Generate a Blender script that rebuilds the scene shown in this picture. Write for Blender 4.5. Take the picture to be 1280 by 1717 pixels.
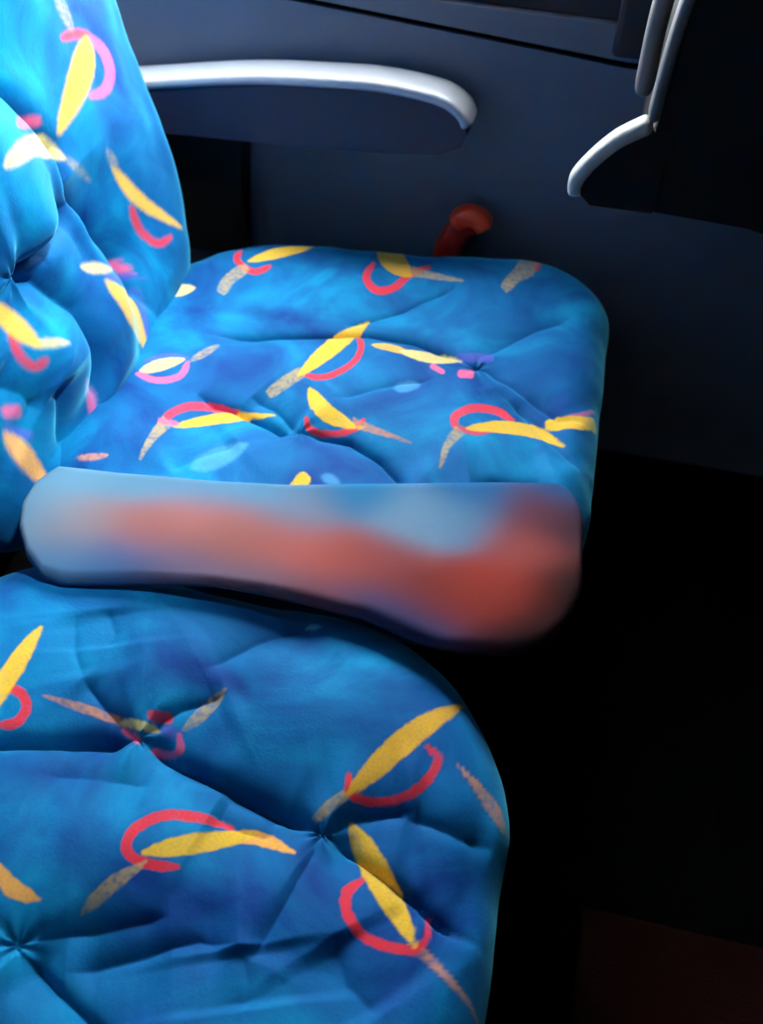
import bpy, bmesh, math
import numpy as np

# ------------------------------------------------------------------ camera, world, light, exposure
scene = bpy.context.scene
for o in list(bpy.data.objects):
    bpy.data.objects.remove(o, do_unlink=True)
col = scene.collection
from mathutils import Vector, Matrix

PITCH, YAW, ROLL, FOCAL = 45.0, 11.0, 2.5, 1600.0          # degrees, focal length in pixels of a 1280 x 1717 frame
cd = bpy.data.cameras.new('camera')
cam = bpy.data.objects.new('camera', cd); col.objects.link(cam)
cd.sensor_fit = 'AUTO'; cd.sensor_width = 36.0; cd.lens = 36.0 * FOCAL / 1717.0
cd.clip_start = 0.02
p_, y_, r_ = (math.radians(a) for a in (PITCH, YAW, ROLL))
fw = Vector((-math.sin(y_) * math.cos(p_), math.cos(y_) * math.cos(p_), -math.sin(p_)))
rt = Vector((math.cos(y_), math.sin(y_), 0)); up = rt.cross(fw)
r2 = rt * math.cos(r_) + up * math.sin(r_); u2 = -rt * math.sin(r_) + up * math.cos(r_)
m3 = Matrix((r2, u2, -fw)).transposed()
cam.matrix_world = Matrix.Translation((0, 0, 1.05)) @ m3.to_4x4()
cd.dof.use_dof = True; cd.dof.focus_distance = 0.78; cd.dof.aperture_fstop = 5.6
scene.camera = cam

world = bpy.data.worlds.new('overcast_sky'); scene.world = world
world.use_nodes = True
wb = world.node_tree.nodes['Background']
wb.inputs['Color'].default_value = (0.92, 0.97, 1.0, 1); wb.inputs['Strength'].default_value = 34.0


def window_portal(name, loc, rot, sx, sy):
    ld = bpy.data.lights.new(name, 'AREA'); ld.shape = 'RECTANGLE'; ld.size = sx; ld.size_y = sy
    ld.cycles.is_portal = True
    o = bpy.data.objects.new(name, ld); col.objects.link(o); o.location = loc; o.rotation_euler = rot


window_portal('window_portal', (-0.70, 1.255, 1.025), (math.radians(-90), 0, 0), 1.46, 0.57)

vs = scene.view_settings
vs.view_transform = 'Standard'; vs.look = 'None'; vs.gamma = 1.0; vs.use_curve_mapping = False
vs.exposure = 0.0


# ------------------------------------------------------------------ helpers
def lin(r, g, b):
    return tuple(((c / 255) / 12.92 if c / 255 < 0.04045 else ((c / 255 + 0.055) / 1.055) ** 2.4) for c in (r, g, b))


def material(name, rgb, rough=0.6, metal=0.0, noise=0.0, scale=40.0, bump=0.0, bscale=200.0, spec=0.5):
    m = bpy.data.materials.new(name); m.use_nodes = True
    nt = m.node_tree; b = nt.nodes['Principled BSDF']
    b.inputs['Roughness'].default_value = rough; b.inputs['Metallic'].default_value = metal
    b.inputs['Specular IOR Level'].default_value = spec
    c = lin(*rgb)
    tc = nt.nodes.new('ShaderNodeTexCoord')
    nz = nt.nodes.new('ShaderNodeTexNoise'); nz.inputs['Scale'].default_value = scale; nz.inputs['Detail'].default_value = 4
    nt.links.new(tc.outputs['Object'], nz.inputs['Vector'])
    mx = nt.nodes.new('ShaderNodeMix'); mx.data_type = 'RGBA'
    mx.inputs['A'].default_value = tuple(v * (1 - noise) for v in c) + (1,)
    mx.inputs['B'].default_value = tuple(min(1, v * (1 + noise)) for v in c) + (1,)
    nt.links.new(nz.outputs['Fac'], mx.inputs['Factor']); nt.links.new(mx.outputs['Result'], b.inputs['Base Color'])
    if bump:
        n2 = nt.nodes.new('ShaderNodeTexNoise'); n2.inputs['Scale'].default_value = bscale
        nt.links.new(tc.outputs['Object'], n2.inputs['Vector'])
        bp = nt.nodes.new('ShaderNodeBump'); bp.inputs['Strength'].default_value = bump; bp.inputs['Distance'].default_value = 0.002
        nt.links.new(n2.outputs['Fac'], bp.inputs['Height']); nt.links.new(bp.outputs['Normal'], b.inputs['Normal'])
    return m


def velvet(name, dark, mid, light, sheen):
    """printed plush: mottled blue ground, ink colour and ink cover come from the fabric's own point attributes"""
    m = bpy.data.materials.new(name); m.use_nodes = True
    nt = m.node_tree; N = nt.nodes; L = nt.links; b = N['Principled BSDF']
    b.inputs['Roughness'].default_value = 0.75
    b.inputs['Specular IOR Level'].default_value = 0.1
    b.inputs['Sheen Weight'].default_value = sheen; b.inputs['Sheen Roughness'].default_value = 0.34
    b.inputs['Sheen Tint'].default_value = (0.15, 0.8, 1.0, 1)
    tc = N.new('ShaderNodeTexCoord')
    nz = N.new('ShaderNodeTexNoise'); nz.inputs['Scale'].default_value = 9; nz.inputs['Detail'].default_value = 5
    nz.inputs['Roughness'].default_value = 0.55; nz.inputs['Distortion'].default_value = 0.8
    L.new(tc.outputs['Object'], nz.inputs['Vector'])
    rp = N.new('ShaderNodeValToRGB'); L.new(nz.outputs['Fac'], rp.inputs['Fac'])
    e = rp.color_ramp.elements
    e[0].position = 0.32; e[0].color = lin(*dark) + (1,); e[1].position = 0.70; e[1].color = lin(*light) + (1,)
    k = e.new(0.52); k.color = lin(*mid) + (1,)
    at = N.new('ShaderNodeAttribute'); at.attribute_name = 'ink_colour'
    af = N.new('ShaderNodeAttribute'); af.attribute_name = 'ink_cover'
    fz = N.new('ShaderNodeTexNoise'); fz.inputs['Scale'].default_value = 420; L.new(tc.outputs['Object'], fz.inputs['Vector'])
    mr = N.new('ShaderNodeMapRange'); mr.inputs['From Min'].default_value = 0.25; mr.inputs['From Max'].default_value = 0.6
    mr.inputs['To Min'].default_value = 0.75; mr.inputs['To Max'].default_value = 1.0; L.new(fz.outputs['Fac'], mr.inputs['Value'])
    mu = N.new('ShaderNodeMath'); mu.operation = 'MULTIPLY'; L.new(af.outputs['Fac'], mu.inputs[0]); L.new(mr.outputs['Result'], mu.inputs[1])
    mx = N.new('ShaderNodeMix'); mx.data_type = 'RGBA'
    L.new(mu.outputs[0], mx.inputs['Factor']); L.new(rp.outputs['Color'], mx.inputs['A']); L.new(at.outputs['Color'], mx.inputs['B'])
    L.new(mx.outputs['Result'], b.inputs['Base Color'])
    bp = N.new('ShaderNodeBump'); bp.inputs['Strength'].default_value = 0.12; bp.inputs['Distance'].default_value = 0.002
    L.new(fz.outputs['Fac'], bp.inputs['Height']); L.new(bp.outputs['Normal'], b.inputs['Normal'])
    return m


def tag(o, label=None, category=None, group=None, kind=None):
    for k, v in (('label', label), ('category', category), ('group', group), ('kind', kind)):
        if v:
            o[k] = v
    return o


def empty(name, loc):
    o = bpy.data.objects.new(name, None); col.objects.link(o); o.location = loc; o.empty_display_size = 0.05
    return o


def link_mesh(name, me, mat, parent=None, smooth=True):
    o = bpy.data.objects.new(name, me); col.objects.link(o)
    me.materials.append(mat)
    if smooth:
        me.polygons.foreach_set('use_smooth', [True] * len(me.polygons))
    if parent:
        o.parent = parent; o.matrix_parent_inverse = Matrix.Translation(-parent.location)
    return o


def np_mesh(name, V, Q):
    me = bpy.data.meshes.new(name)
    me.vertices.add(len(V)); me.vertices.foreach_set('co', np.asarray(V, np.float32).ravel())
    n = len(Q)
    me.loops.add(n * 4); me.loops.foreach_set('vertex_index', np.asarray(Q, np.int32).ravel())
    me.polygons.add(n); me.polygons.foreach_set('loop_start', np.arange(n, dtype=np.int32) * 4)
    me.update(calc_edges=True); me.validate()
    return me


def bevelled(name, bm, mat, parent=None, bev=0.004, seg=3, smooth=True):
    if bev:
        bmesh.ops.bevel(bm, geom=[e for e in bm.edges if e.is_manifold and e.calc_face_angle(0) > 0.4], offset=bev, segments=seg,
                        profile=0.5, affect='EDGES', clamp_overlap=True)
    bmesh.ops.recalc_face_normals(bm, faces=bm.faces)
    me = bpy.data.meshes.new(name); bm.to_mesh(me); bm.free()
    return link_mesh(name, me, mat, parent, smooth)


def box(name, lo, hi, mat, parent=None, bev=0.004):
    bm = bmesh.new(); bmesh.ops.create_cube(bm, size=1)
    for v in bm.verts:
        v.co = Vector([(lo[i] + hi[i]) / 2 + v.co[i] * (hi[i] - lo[i]) for i in range(3)])
    return bevelled(name, bm, mat, parent, bev, 2, smooth=False)


def prism(name, pts, y0, y1, mat, parent=None, bev=0.006, seg=3):
    """side profile (x, z) given a width from y0 to y1"""
    bm = bmesh.new()
    a = [bm.verts.new((x, y0, z)) for x, z in pts]; b = [bm.verts.new((x, y1, z)) for x, z in pts]
    n = len(pts); bm.faces.new(a); bm.faces.new(b[::-1])
    for i in range(n):
        bm.faces.new((a[i], b[i], b[(i + 1) % n], a[(i + 1) % n]))
    return bevelled(name, bm, mat, parent, bev, seg, smooth=False)


def catmull(pts, n):
    P = np.asarray(pts, float); P = np.vstack([2 * P[0] - P[1], P, 2 * P[-1] - P[-2]])
    out = []
    for t in np.linspace(0, len(pts) - 1 - 1e-6, n):
        i = int(t); f = t - i; a, b, c, d = P[i:i + 4]
        out.append(0.5 * ((2 * b) + (c - a) * f + (2 * a - 5 * b + 4 * c - d) * f * f + (3 * b - a - 3 * c + d) * f ** 3))
    return np.array(out)


def sweep(name, path, half_w, half_h, mat, parent=None, n=64, m=16, taper=True, side=(0, 1, 0)):
    """rounded flat bar swept along a smooth path"""
    P = catmull(path, n); T = np.gradient(P, axis=0); T /= np.linalg.norm(T, axis=1)[:, None]
    S = np.asarray(side, float); V = []
    for i in range(n):
        s = S - T[i] * (S @ T[i]); s /= np.linalg.norm(s); u = np.cross(T[i], s)
        e = min(i, n - 1 - i) / 3.0
        k = math.sqrt(max(0.0, 1 - (1 - min(1, e)) ** 2)) * 0.98 + 0.02 if taper else 1.0
        for j in range(m):
            a = 2 * math.pi * j / m
            c_, s_ = math.cos(a), math.sin(a)
            V.append(P[i] + s * half_w * k * math.copysign(abs(c_) ** 0.7, c_) + u * half_h * k * math.copysign(abs(s_) ** 0.7, s_))
    bm = bmesh.new(); vs_ = [bm.verts.new(v) for v in V]
    for i in range(n - 1):
        for j in range(m):
            bm.faces.new((vs_[i * m + j], vs_[i * m + (j + 1) % m], vs_[(i + 1) * m + (j + 1) % m], vs_[(i + 1) * m + j]))
    bm.faces.new(vs_[:m][::-1]); bm.faces.new(vs_[-m:])
    return bevelled(name, bm, mat, parent, 0)


def vnoise(u, v, scale, seed):
    """smooth value noise, about -1..1"""
    rs = np.random.RandomState(seed); G = rs.uniform(-1, 1, (64, 64))
    x = (0.83 * u + 0.56 * v) * scale + 31.7; y = (0.83 * v - 0.56 * u) * scale + 17.3
    i = np.floor(x).astype(int); j = np.floor(y).astype(int); f = x - i; g = y - j
    f = f * f * (3 - 2 * f); g = g * g * (3 - 2 * g)
    a = G[i % 64, j % 64]; b = G[(i + 1) % 64, j % 64]; c = G[i % 64, (j + 1) % 64]; d = G[(i + 1) % 64, (j + 1) % 64]
    return (a * (1 - f) + b * f) * (1 - g) + (c * (1 - f) + d * f) * g


def seg_dist(u, v, line):
    """distance to a polyline and the place along it, 0..1"""
    best = np.full(u.shape, 1e9); tt = np.zeros(u.shape); n = len(line) - 1
    for k in range(n):
        ax, ay = line[k]; bx, by = line[k + 1]
        dx, dy = bx - ax, by - ay; q = dx * dx + dy * dy + 1e-12
        t = np.clip(((u - ax) * dx + (v - ay) * dy) / q, 0, 1)
        d = np.hypot(u - ax - t * dx, v - ay - t * dy)
        w = d < best
        best = np.where(w, d, best); tt = np.where(w, (k + t) / n, tt)
    return best, tt


def relief(u, v, data):
    """tufted relief of a cushion: creases, tuft pits, ridges and slack cloth (metres, along the normal)"""
    z = 0.0025 * vnoise(u, v, 14, data['seed']) + 0.0011 * vnoise(u, v, 37, data['seed'] + 1)
    for depth, width, line in data['creases']:
        d, t = seg_dist(u, v, line)
        (ax, ay), (bx, by) = line[0], line[-1]
        tc = np.clip(((u - ax) * (bx - ax) + (v - ay) * (by - ay)) / ((bx - ax) ** 2 + (by - ay) ** 2 + 1e-9), 0, 1)
        fade = np.clip(0.2 + 4.5 * np.minimum(tc, 1 - tc), 0, 1); fade = fade * fade * (3 - 2 * fade)
        wide = np.minimum(width * 9, 0.06)
        z = z - 1.5 * depth * fade * (0.55 * np.exp(-d / width) + 0.45 * np.exp(-(d / wide) ** 2))
    for height, rx, ry, (x, y) in data.get('bumps', ()):
        z = z + height * np.exp(-(((u - x) / rx) ** 2 + ((v - y) / ry) ** 2) ** 2)
    for depth, width, (x, y) in data['tufts']:
        d = np.hypot(u - x, v - y); a = np.arctan2(v - y, u - x)
        z = z - depth * np.exp(-d / width) * (1 + 0.18 * np.sin(7 * a + data['seed']))
    return z


def rounded_outline(x0, x1, y0, y1, radii, n, skew=0.0, taper=0.0, bulge=0.006):
    """rounded rectangle, corner radii in the order (x1,y1) (x0,y1) (x0,y0) (x1,y0), n points evenly spaced"""
    P = []
    for (cx, cy, sx, sy), r, a0 in zip(((x1, y1, -1, -1), (x0, y1, 1, -1), (x0, y0, 1, 1), (x1, y0, -1, 1)), radii, (0, 90, 180, 270)):
        for a in np.radians(np.linspace(a0, a0 + 90, 24)):
            P.append((cx + sx * r + r * np.cos(a), cy + sy * r + r * np.sin(a)))
    P = np.array(P); mx, my = (x0 + x1) / 2, (y0 + y1) / 2; hx, hy = (x1 - x0) / 2, (y1 - y0) / 2
    q = P.copy()
    P[:, 0] += bulge * np.sign(q[:, 0] - mx) * np.abs((q[:, 0] - mx) / hx) ** 4 * (1 - ((q[:, 1] - my) / hy) ** 2)
    P[:, 1] += bulge * np.sign(q[:, 1] - my) * np.abs((q[:, 1] - my) / hy) ** 4 * (1 - ((q[:, 0] - mx) / hx) ** 2)
    P[:, 0] -= taper * np.clip((q[:, 0] - mx) / hx, 0, 1) * ((y1 - q[:, 1]) / (y1 - y0)) ** 2
    P[:, 1] += skew * (P[:, 0] - mx) * (P[:, 1] - y0) / (y1 - y0)
    P = np.vstack([P, P[:1]]); s = np.r_[0, np.cumsum(np.hypot(*np.diff(P, axis=0).T))]
    t = np.linspace(0, s[-1], n, endpoint=False)
    return np.stack([np.interp(t, s, P[:, 0]), np.interp(t, s, P[:, 1])], 1)


def dome(s, data):
    return data['dome'] * (1 - np.clip(s, 0, 1) ** 2.5)


PADS = {
    'far_cushion':  dict(box=(-0.475, 0.072, 0.555, 1.097), skew=0.15, radii=(0.11, 0.11, 0.08, 0.13), edge=0.045, dome=0.012, depth=0.12, seed=3,
                         O=(0, 0, 0.425), A=(1, 0, 0), B=(0, 1, 0), N=(0, 0, 1)),
    'near_cushion': dict(box=(-0.475, 0.036, -0.060, 0.509), radii=(0.17, 0.10, 0.08, 0.14), edge=0.055, dome=0.014, depth=0.12, seed=8,
                         O=(0, 0, 0.422), A=(1, 0, 0), B=(0, 1, 0), N=(0, 0, 1)),
    'far_back':     dict(box=(-0.285, 0.278, -0.44, 0.42), taper=0.05, radii=(0.10, 0.10, 0.06, 0.17), edge=0.050, dome=0.020, depth=0.10, seed=21,
                         O=(-0.540, 0.80, 0.78), A=(0, 1, 0), B=(-0.2756, 0, 0.9613), N=(0.9613, 0, 0.2756)),
}
DATA = {
 'far_cushion': {
  'creases': [
   (0.016,0.006,[(-0.3641,0.8347),(-0.2926,0.8615),(-0.2288,0.8819),(-0.1969,0.8933),(-0.1414,0.8916),(-0.0904,0.8713),(-0.0681,0.8567)]),
   (0.006,0.006,[(-0.233,0.8984),(-0.1665,0.9468),(-0.1122,1.0039)]),
   (0.008,0.006,[(-0.0618,0.8587),(-0.0194,0.8345),(0.0287,0.8018),(0.0594,0.8037)]),
   (0.006,0.01,[(-0.0675,0.874),(-0.012,0.944),(0.0298,0.9855)]),
   (0.015,0.005,[(-0.3421,0.7292),(-0.2946,0.7231),(-0.2463,0.7104),(-0.2239,0.7086)]),
   (0.013,0.005,[(-0.2239,0.7086),(-0.1706,0.7048),(-0.1356,0.6845),(-0.0982,0.6468)]),
   (0.006,0.006,[(-0.2283,0.7131),(-0.2604,0.7357),(-0.2889,0.7446)]),
   (0.005,0.008,[(-0.2027,0.7567),(-0.1594,0.7889),(-0.1075,0.8189)]),
   (0.01,0.006,[(-0.0437,0.6621),(-0.0182,0.6838),(0.0156,0.6923),(0.0368,0.6865)]),
   (0.006,0.006,[(-0.0236,0.817),(0.0269,0.755),(0.0589,0.7274)]),
   (0.005,0.008,[(-0.3295,0.6145),(-0.3089,0.6399),(-0.2764,0.6692)]),
   (0.005,0.006,[(-0.0441,0.826),(0.0047,0.791),(0.0469,0.7447)]),
  ],
  'tufts': [
   (0.012,0.012,(-0.0683,0.8577)),
   (0.012,0.012,(-0.2257,0.7082)),
  ],
  'bumps': [
  ],
  'prints': [
   ('red',0.95,0.0011,[(-3959,10255),(-3965,10208),(-3973,10162),(-3974,10103),(-3966,10035),(-3941,9955),(-3897,9876),(-3841,9804),(-3781,9742),(-3721,9694),(-3660,9657),(-3602,9634),(-3550,9632),(-3509,9655),(-3476,9693),(-3451,9742),(-3434,9803),(-3417,9862),(-3451,9925),(-3487,9895),(-3521,9859),(-3549,9819),(-3574,9787),(-3599,9772),(-3625,9771),(-3665,9788),(-3715,9822),(-3770,9871),(-3821,9926),(-3857,9972),(-3870,9992),(-3873,10008),(-3877,10040),(-3882,10090),(-3896,10157),(-3914,10226)]),
   ('tan',0.85,0.0011,[(-3782,9138),(-3757,9194),(-3756,9262),(-3757,9324),(-3754,9380),(-3744,9437),(-3723,9500),(-3695,9565),(-3668,9639),(-3663,9741),(-3757,9863),(-3810,9822),(-3844,9751),(-3873,9672),(-3899,9597),(-3917,9517),(-3922,9433),(-3919,9353),(-3909,9279),(-3880,9196)]),
   ('yellow',0.95,0.0011,[(-3745,9913),(-3645,9921),(-3562,9968),(-3486,10027),(-3410,10085),(-3336,10147),(-3262,10215),(-3188,10290),(-3116,10374),(-3053,10484),(-3065,10517),(-3165,10504),(-3258,10474),(-3349,10434),(-3435,10382),(-3514,10314),(-3586,10235),(-3653,10155),(-3715,10067),(-3760,9943)]),
   ('red',0.95,0.0011,[(-2264,10372),(-2284,10252),(-2307,10128),(-2308,9989),(-2270,9870),(-2206,9774),(-2131,9702),(-2054,9670),(-1980,9686),(-1912,9729),(-1851,9787),(-1805,9861),(-1776,9954),(-1751,10041),(-1710,10111),(-1653,10183),(-1591,10279),(-1531,10394),(-1562,10489),(-1639,10419),(-1717,10354),(-1785,10264),(-1836,10163),(-1867,10058),(-1890,9974),(-1921,9918),(-1968,9869),(-2021,9833),(-2065,9822),(-2107,9842),(-2158,9894),(-2199,9954),(-2214,9998),(-2216,10068),(-2214,10188),(-2218,10332)]),
   ('tan',0.85,0.0011,[(-1742,10135),(-1665,10126),(-1587,10118),(-1511,10113),(-1435,10110),(-1362,10112),(-1290,10114),(-1220,10116),(-1151,10122),(-1081,10126),(-1085,10175),(-1157,10195),(-1229,10214),(-1301,10232),(-1374,10257),(-1449,10282),(-1526,10309),(-1605,10341),(-1686,10377),(-1767,10409)]),
   ('gold',0.95,0.0011,[(-2315,10771),(-2240,10504),(-2181,10387),(-2119,10283),(-2059,10211),(-2002,10167),(-1942,10136),(-1878,10115),(-1809,10102),(-1733,10111),(-1721,10158),(-1765,10307),(-1817,10438),(-1873,10549),(-1946,10707),(-2086,11173),(-2158,11228),(-2231,11255),(-2305,11253),(-2386,11194)]),
   ('red',0.8,0.0011,[(-548,11351),(-520,11269),(-486,11222),(-450,11185),(-414,11146),(-378,11105),(-341,11043),(-297,10716),(-260,10630),(-218,10713),(-205,11109),(-231,11189),(-265,11239),(-301,11279),(-337,11319),(-373,11357),(-410,11393),(-446,11431),(-485,11458),(-531,11448)]),
   ('tan',0.85,0.0011,[(-545,10017),(-503,10078),(-481,10166),(-464,10247),(-445,10311),(-419,10364),(-379,10412),(-330,10459),(-276,10537),(-242,11072),(-285,11255),(-354,11254),(-415,11210),(-476,11147),(-516,10697),(-558,10511),(-591,10403),(-614,10304),(-627,10212),(-623,10104)]),
   ('cream',0.8,0.0011,[(-318,11311),(-257,11259),(-196,11228),(-136,11206),(-75,11183),(-11,11152),(57,11111),(128,11069),(201,11033),(274,11010),(277,11025),(212,11095),(144,11159),(75,11221),(5,11275),(-63,11310),(-129,11328),(-192,11335),(-255,11336),(-318,11327)]),
   ('cream',0.7,0.0011,[(-4481,9093),(-4404,9026),(-4351,9006),(-4309,9006),(-4273,9020),(-4243,9042),(-4216,9073),(-4193,9112),(-4174,9158),(-4162,9219),(-4175,9244),(-4228,9263),(-4273,9267),(-4316,9266),(-4357,9263),(-4397,9257),(-4434,9246),(-4467,9229),(-4494,9200),(-4502,9133)]),
   ('red',0.95,0.0011,[(-2459,7833),(-2396,7820),(-2332,7803),(-2266,7798),(-2200,7811),(-2139,7859),(-2079,7932),(-2022,8010),(-1976,8098),(-1946,8190),(-1930,8289),(-1926,8387),(-1929,8473),(-1938,8556),(-1962,8643),(-1999,8730),(-2059,8885),(-2094,8946),(-2118,8926),(-2065,8728),(-2036,8640),(-2016,8589),(-2004,8545),(-1997,8487),(-1995,8415),(-1998,8339),(-2010,8260),(-2035,8181),(-2076,8096),(-2129,8017),(-2183,7946),(-2234,7902),(-2287,7889),(-2344,7885),(-2405,7881),(-2466,7874)]),
   ('tan',0.95,0.0011,[(-2699,7507),(-2648,7528),(-2613,7564),(-2582,7603),(-2550,7642),(-2518,7682),(-2486,7725),(-2452,7769),(-2422,7820),(-2406,7891),(-2473,7980),(-2525,7955),(-2562,7910),(-2595,7859),(-2628,7808),(-2659,7758),(-2690,7709),(-2720,7662),(-2746,7614),(-2760,7557)]),
   ('yellow',0.95,0.0011,[(-2479,7821),(-2387,7898),(-2315,8005),(-2260,8151),(-2206,8289),(-2156,8425),(-2110,8573),(-2090,8826),(-2054,9018),(-2025,9214),(-2040,9225),(-2136,9149),(-2209,9009),(-2286,8903),(-2368,8831),(-2386,8536),(-2421,8340),(-2453,8159),(-2483,7999),(-2499,7841)]),
   ('orange',0.9,0.0011,[(-1880,8617),(-1819,8591),(-1761,8584),(-1705,8580),(-1649,8573),(-1590,8562),(-1529,8549),(-1465,8537),(-1400,8531),(-1337,8539),(-1337,8558),(-1401,8605),(-1467,8646),(-1535,8692),(-1604,8733),(-1670,8757),(-1730,8753),(-1785,8729),(-1836,8692),(-1883,8638)]),
   ('pink',0.95,0.0011,[(-1170,8405),(-1152,8366),(-1134,8347),(-1115,8334),(-1095,8320),(-1076,8307),(-1057,8294),(-1038,8280),(-1019,8272),(-997,8281),(-992,8328),(-1009,8366),(-1028,8388),(-1047,8404),(-1067,8420),(-1086,8438),(-1106,8454),(-1126,8470),(-1146,8478),(-1166,8461)]),
   ('violet',0.6,0.0011,[(-919,8672),(-869,8653),(-825,8676),(-779,8669),(-732,8661),(-688,8681),(-642,8675),(-597,8689),(-554,8713),(-513,8761),(-530,8893),(-579,8897),(-623,8864),(-667,8830),(-711,8802),(-755,8787),(-801,8783),(-848,8787),(-894,8788),(-937,8778)]),
   ('pink',0.8,0.0011,[(-844,8287),(-822,8259),(-802,8255),(-783,8258),(-764,8261),(-745,8267),(-727,8273),(-708,8279),(-690,8292),(-674,8328),(-686,8442),(-715,8543),(-733,8522),(-751,8501),(-769,8485),(-787,8472),(-806,8461),(-825,8453),(-843,8440),(-858,8401)]),
   ('cream',0.95,0.0011,[(-1551,8599),(-1470,8533),(-1392,8497),(-1314,8471),(-1237,8464),(-1159,8484),(-1080,8508),(-1002,8539),(-925,8584),(-854,8689),(-855,8701),(-943,8749),(-1031,8788),(-1117,8819),(-1194,8791),(-1262,8728),(-1333,8703),(-1405,8680),(-1479,8661),(-1553,8626)]),
   ('pink',0.8,0.0011,[(-4164,7435),(-4114,7412),(-4063,7386),(-4012,7367),(-3961,7355),(-3911,7350),(-3864,7354),(-3818,7366),(-3775,7386),(-3736,7413),(-3702,7445),(-3674,7481),(-3655,7524),(-3648,7576),(-3651,7629),(-3660,7681),(-3675,7731),(-3687,7781),(-3725,7799),(-3731,7755),(-3734,7709),(-3732,7664),(-3729,7625),(-3732,7594),(-3744,7568),(-3765,7540),(-3795,7514),(-3830,7491),(-3868,7473),(-3906,7463),(-3945,7461),(-3987,7467),(-4034,7480),(-4082,7490),(-4129,7490),(-4175,7487)]),
   ('violet',0.5,0.0011,[(-4177,7675),(-4121,7697),(-4073,7732),(-4028,7768),(-3982,7798),(-3933,7816),(-3881,7824),(-3824,7823),(-3766,7822),(-3711,7835),(-3722,7872),(-3787,7896),(-3848,7905),(-3907,7905),(-3966,7897),(-4021,7875),(-4071,7842),(-4118,7804),(-4161,7760),(-4197,7708)]),
   ('cream',0.95,0.0011,[(-4140,7507),(-4078,7503),(-4029,7518),(-3983,7538),(-3940,7565),(-3899,7599),(-3859,7642),(-3820,7692),(-3784,7748),(-3754,7814),(-3767,7838),(-3837,7841),(-3898,7828),(-3954,7808),(-4006,7781),(-4051,7749),(-4090,7712),(-4122,7667),(-4146,7612),(-4155,7530)]),
   ('tan',0.75,0.0011,[(-3687,7785),(-3644,7796),(-3610,7820),(-3581,7853),(-3557,7893),(-3537,7939),(-3521,7991),(-3507,8048),(-3497,8111),(-3493,8182),(-3503,8196),(-3538,8165),(-3568,8128),(-3595,8090),(-3620,8048),(-3644,8008),(-3663,7962),(-3680,7912),(-3693,7861),(-3698,7798)]),
   ('red',0.8,0.0011,[(-3574,6692),(-3557,6727),(-3542,6765),(-3534,6804),(-3528,6840),(-3517,6872),(-3500,6902),(-3478,6933),(-3456,6965),(-3429,6996),(-3399,7029),(-3362,7063),(-3316,7098),(-3253,7123),(-3172,7123),(-3086,7127),(-3013,7169),(-2961,7255),(-2957,7273),(-3044,7283),(-3136,7300),(-3228,7311),(-3305,7291),(-3353,7217),(-3401,7167),(-3446,7126),(-3489,7098),(-3525,7067),(-3555,7033),(-3581,6998),(-3604,6959),(-3619,6913),(-3627,6866),(-3628,6818),(-3621,6769),(-3616,6720)]),
   ('tan',0.85,0.0011,[(-3625,6865),(-3631,6797),(-3637,6728),(-3643,6656),(-3643,6576),(-3637,6491),(-3629,6410),(-3621,6334),(-3614,6264),(-3609,6196),(-3578,6184),(-3569,6246),(-3562,6311),(-3556,6378),(-3553,6452),(-3547,6522),(-3531,6580),(-3511,6633),(-3490,6690),(-3471,6751)]),
   ('yellow',0.95,0.0011,[(-3464,6728),(-3366,6766),(-3278,6823),(-3187,6877),(-3091,6924),(-2990,6975),(-2896,7057),(-2827,7222),(-2693,7232),(-2578,7288),(-2585,7308),(-2712,7288),(-2845,7277),(-2974,7257),(-3068,7162),(-3166,7089),(-3264,7033),(-3340,6943),(-3409,6847),(-3473,6744)]),
   ('pink',0.7,0.0011,[(-3640,6762),(-3611,6746),(-3586,6742),(-3561,6742),(-3536,6741),(-3511,6741),(-3488,6742),(-3464,6744),(-3442,6750),(-3423,6767),(-3435,6819),(-3461,6829),(-3485,6829),(-3508,6827),(-3534,6828),(-3559,6829),(-3584,6830),(-3609,6831),(-3633,6829),(-3654,6815)]),
   ('red',0.95,0.0011,[(-2268,7278),(-2247,7218),(-2230,7163),(-2210,7135),(-2171,7101),(-2127,7095),(-2076,7097),(-2022,7102),(-1965,7107),(-1909,7111),(-1851,7121),(-1795,7137),(-1743,7158),(-1701,7186),(-1670,7222),(-1652,7263),(-1643,7307),(-1632,7349),(-1660,7374),(-1686,7343),(-1709,7311),(-1728,7280),(-1750,7252),(-1783,7226),(-1828,7203),(-1879,7183),(-1929,7170),(-1975,7160),(-2023,7151),(-2070,7145),(-2111,7146),(-2141,7157),(-2159,7171),(-2176,7187),(-2200,7213),(-2235,7266)]),
   ('rust',0.9,0.0011,[(-1769,7232),(-1696,7220),(-1621,7203),(-1546,7181),(-1472,7160),(-1398,7141),(-1325,7123),(-1253,7107),(-1181,7092),(-1109,7077),(-1107,7103),(-1178,7129),(-1249,7155),(-1322,7184),(-1395,7215),(-1469,7247),(-1543,7279),(-1618,7312),(-1693,7341),(-1767,7366)]),
   ('yellow',0.5,0.0011,[(-1677,7204),(-1669,7210),(-1661,7216),(-1652,7222),(-1644,7228),(-1635,7233),(-1627,7239),(-1618,7245),(-1610,7250),(-1601,7256),(-1606,7268),(-1617,7268),(-1627,7267),(-1638,7267),(-1649,7266),(-1659,7266),(-1670,7265),(-1680,7264),(-1691,7262),(-1701,7261)]),
   ('yellow',0.95,0.0011,[(-2336,7671),(-2310,7568),(-2271,7475),(-2209,7356),(-2136,7269),(-2058,7240),(-1972,7229),(-1883,7221),(-1792,7213),(-1703,7218),(-1700,7244),(-1780,7316),(-1863,7368),(-1939,7402),(-2003,7433),(-2053,7466),(-2104,7516),(-2166,7587),(-2235,7650),(-2321,7689)]),
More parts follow.
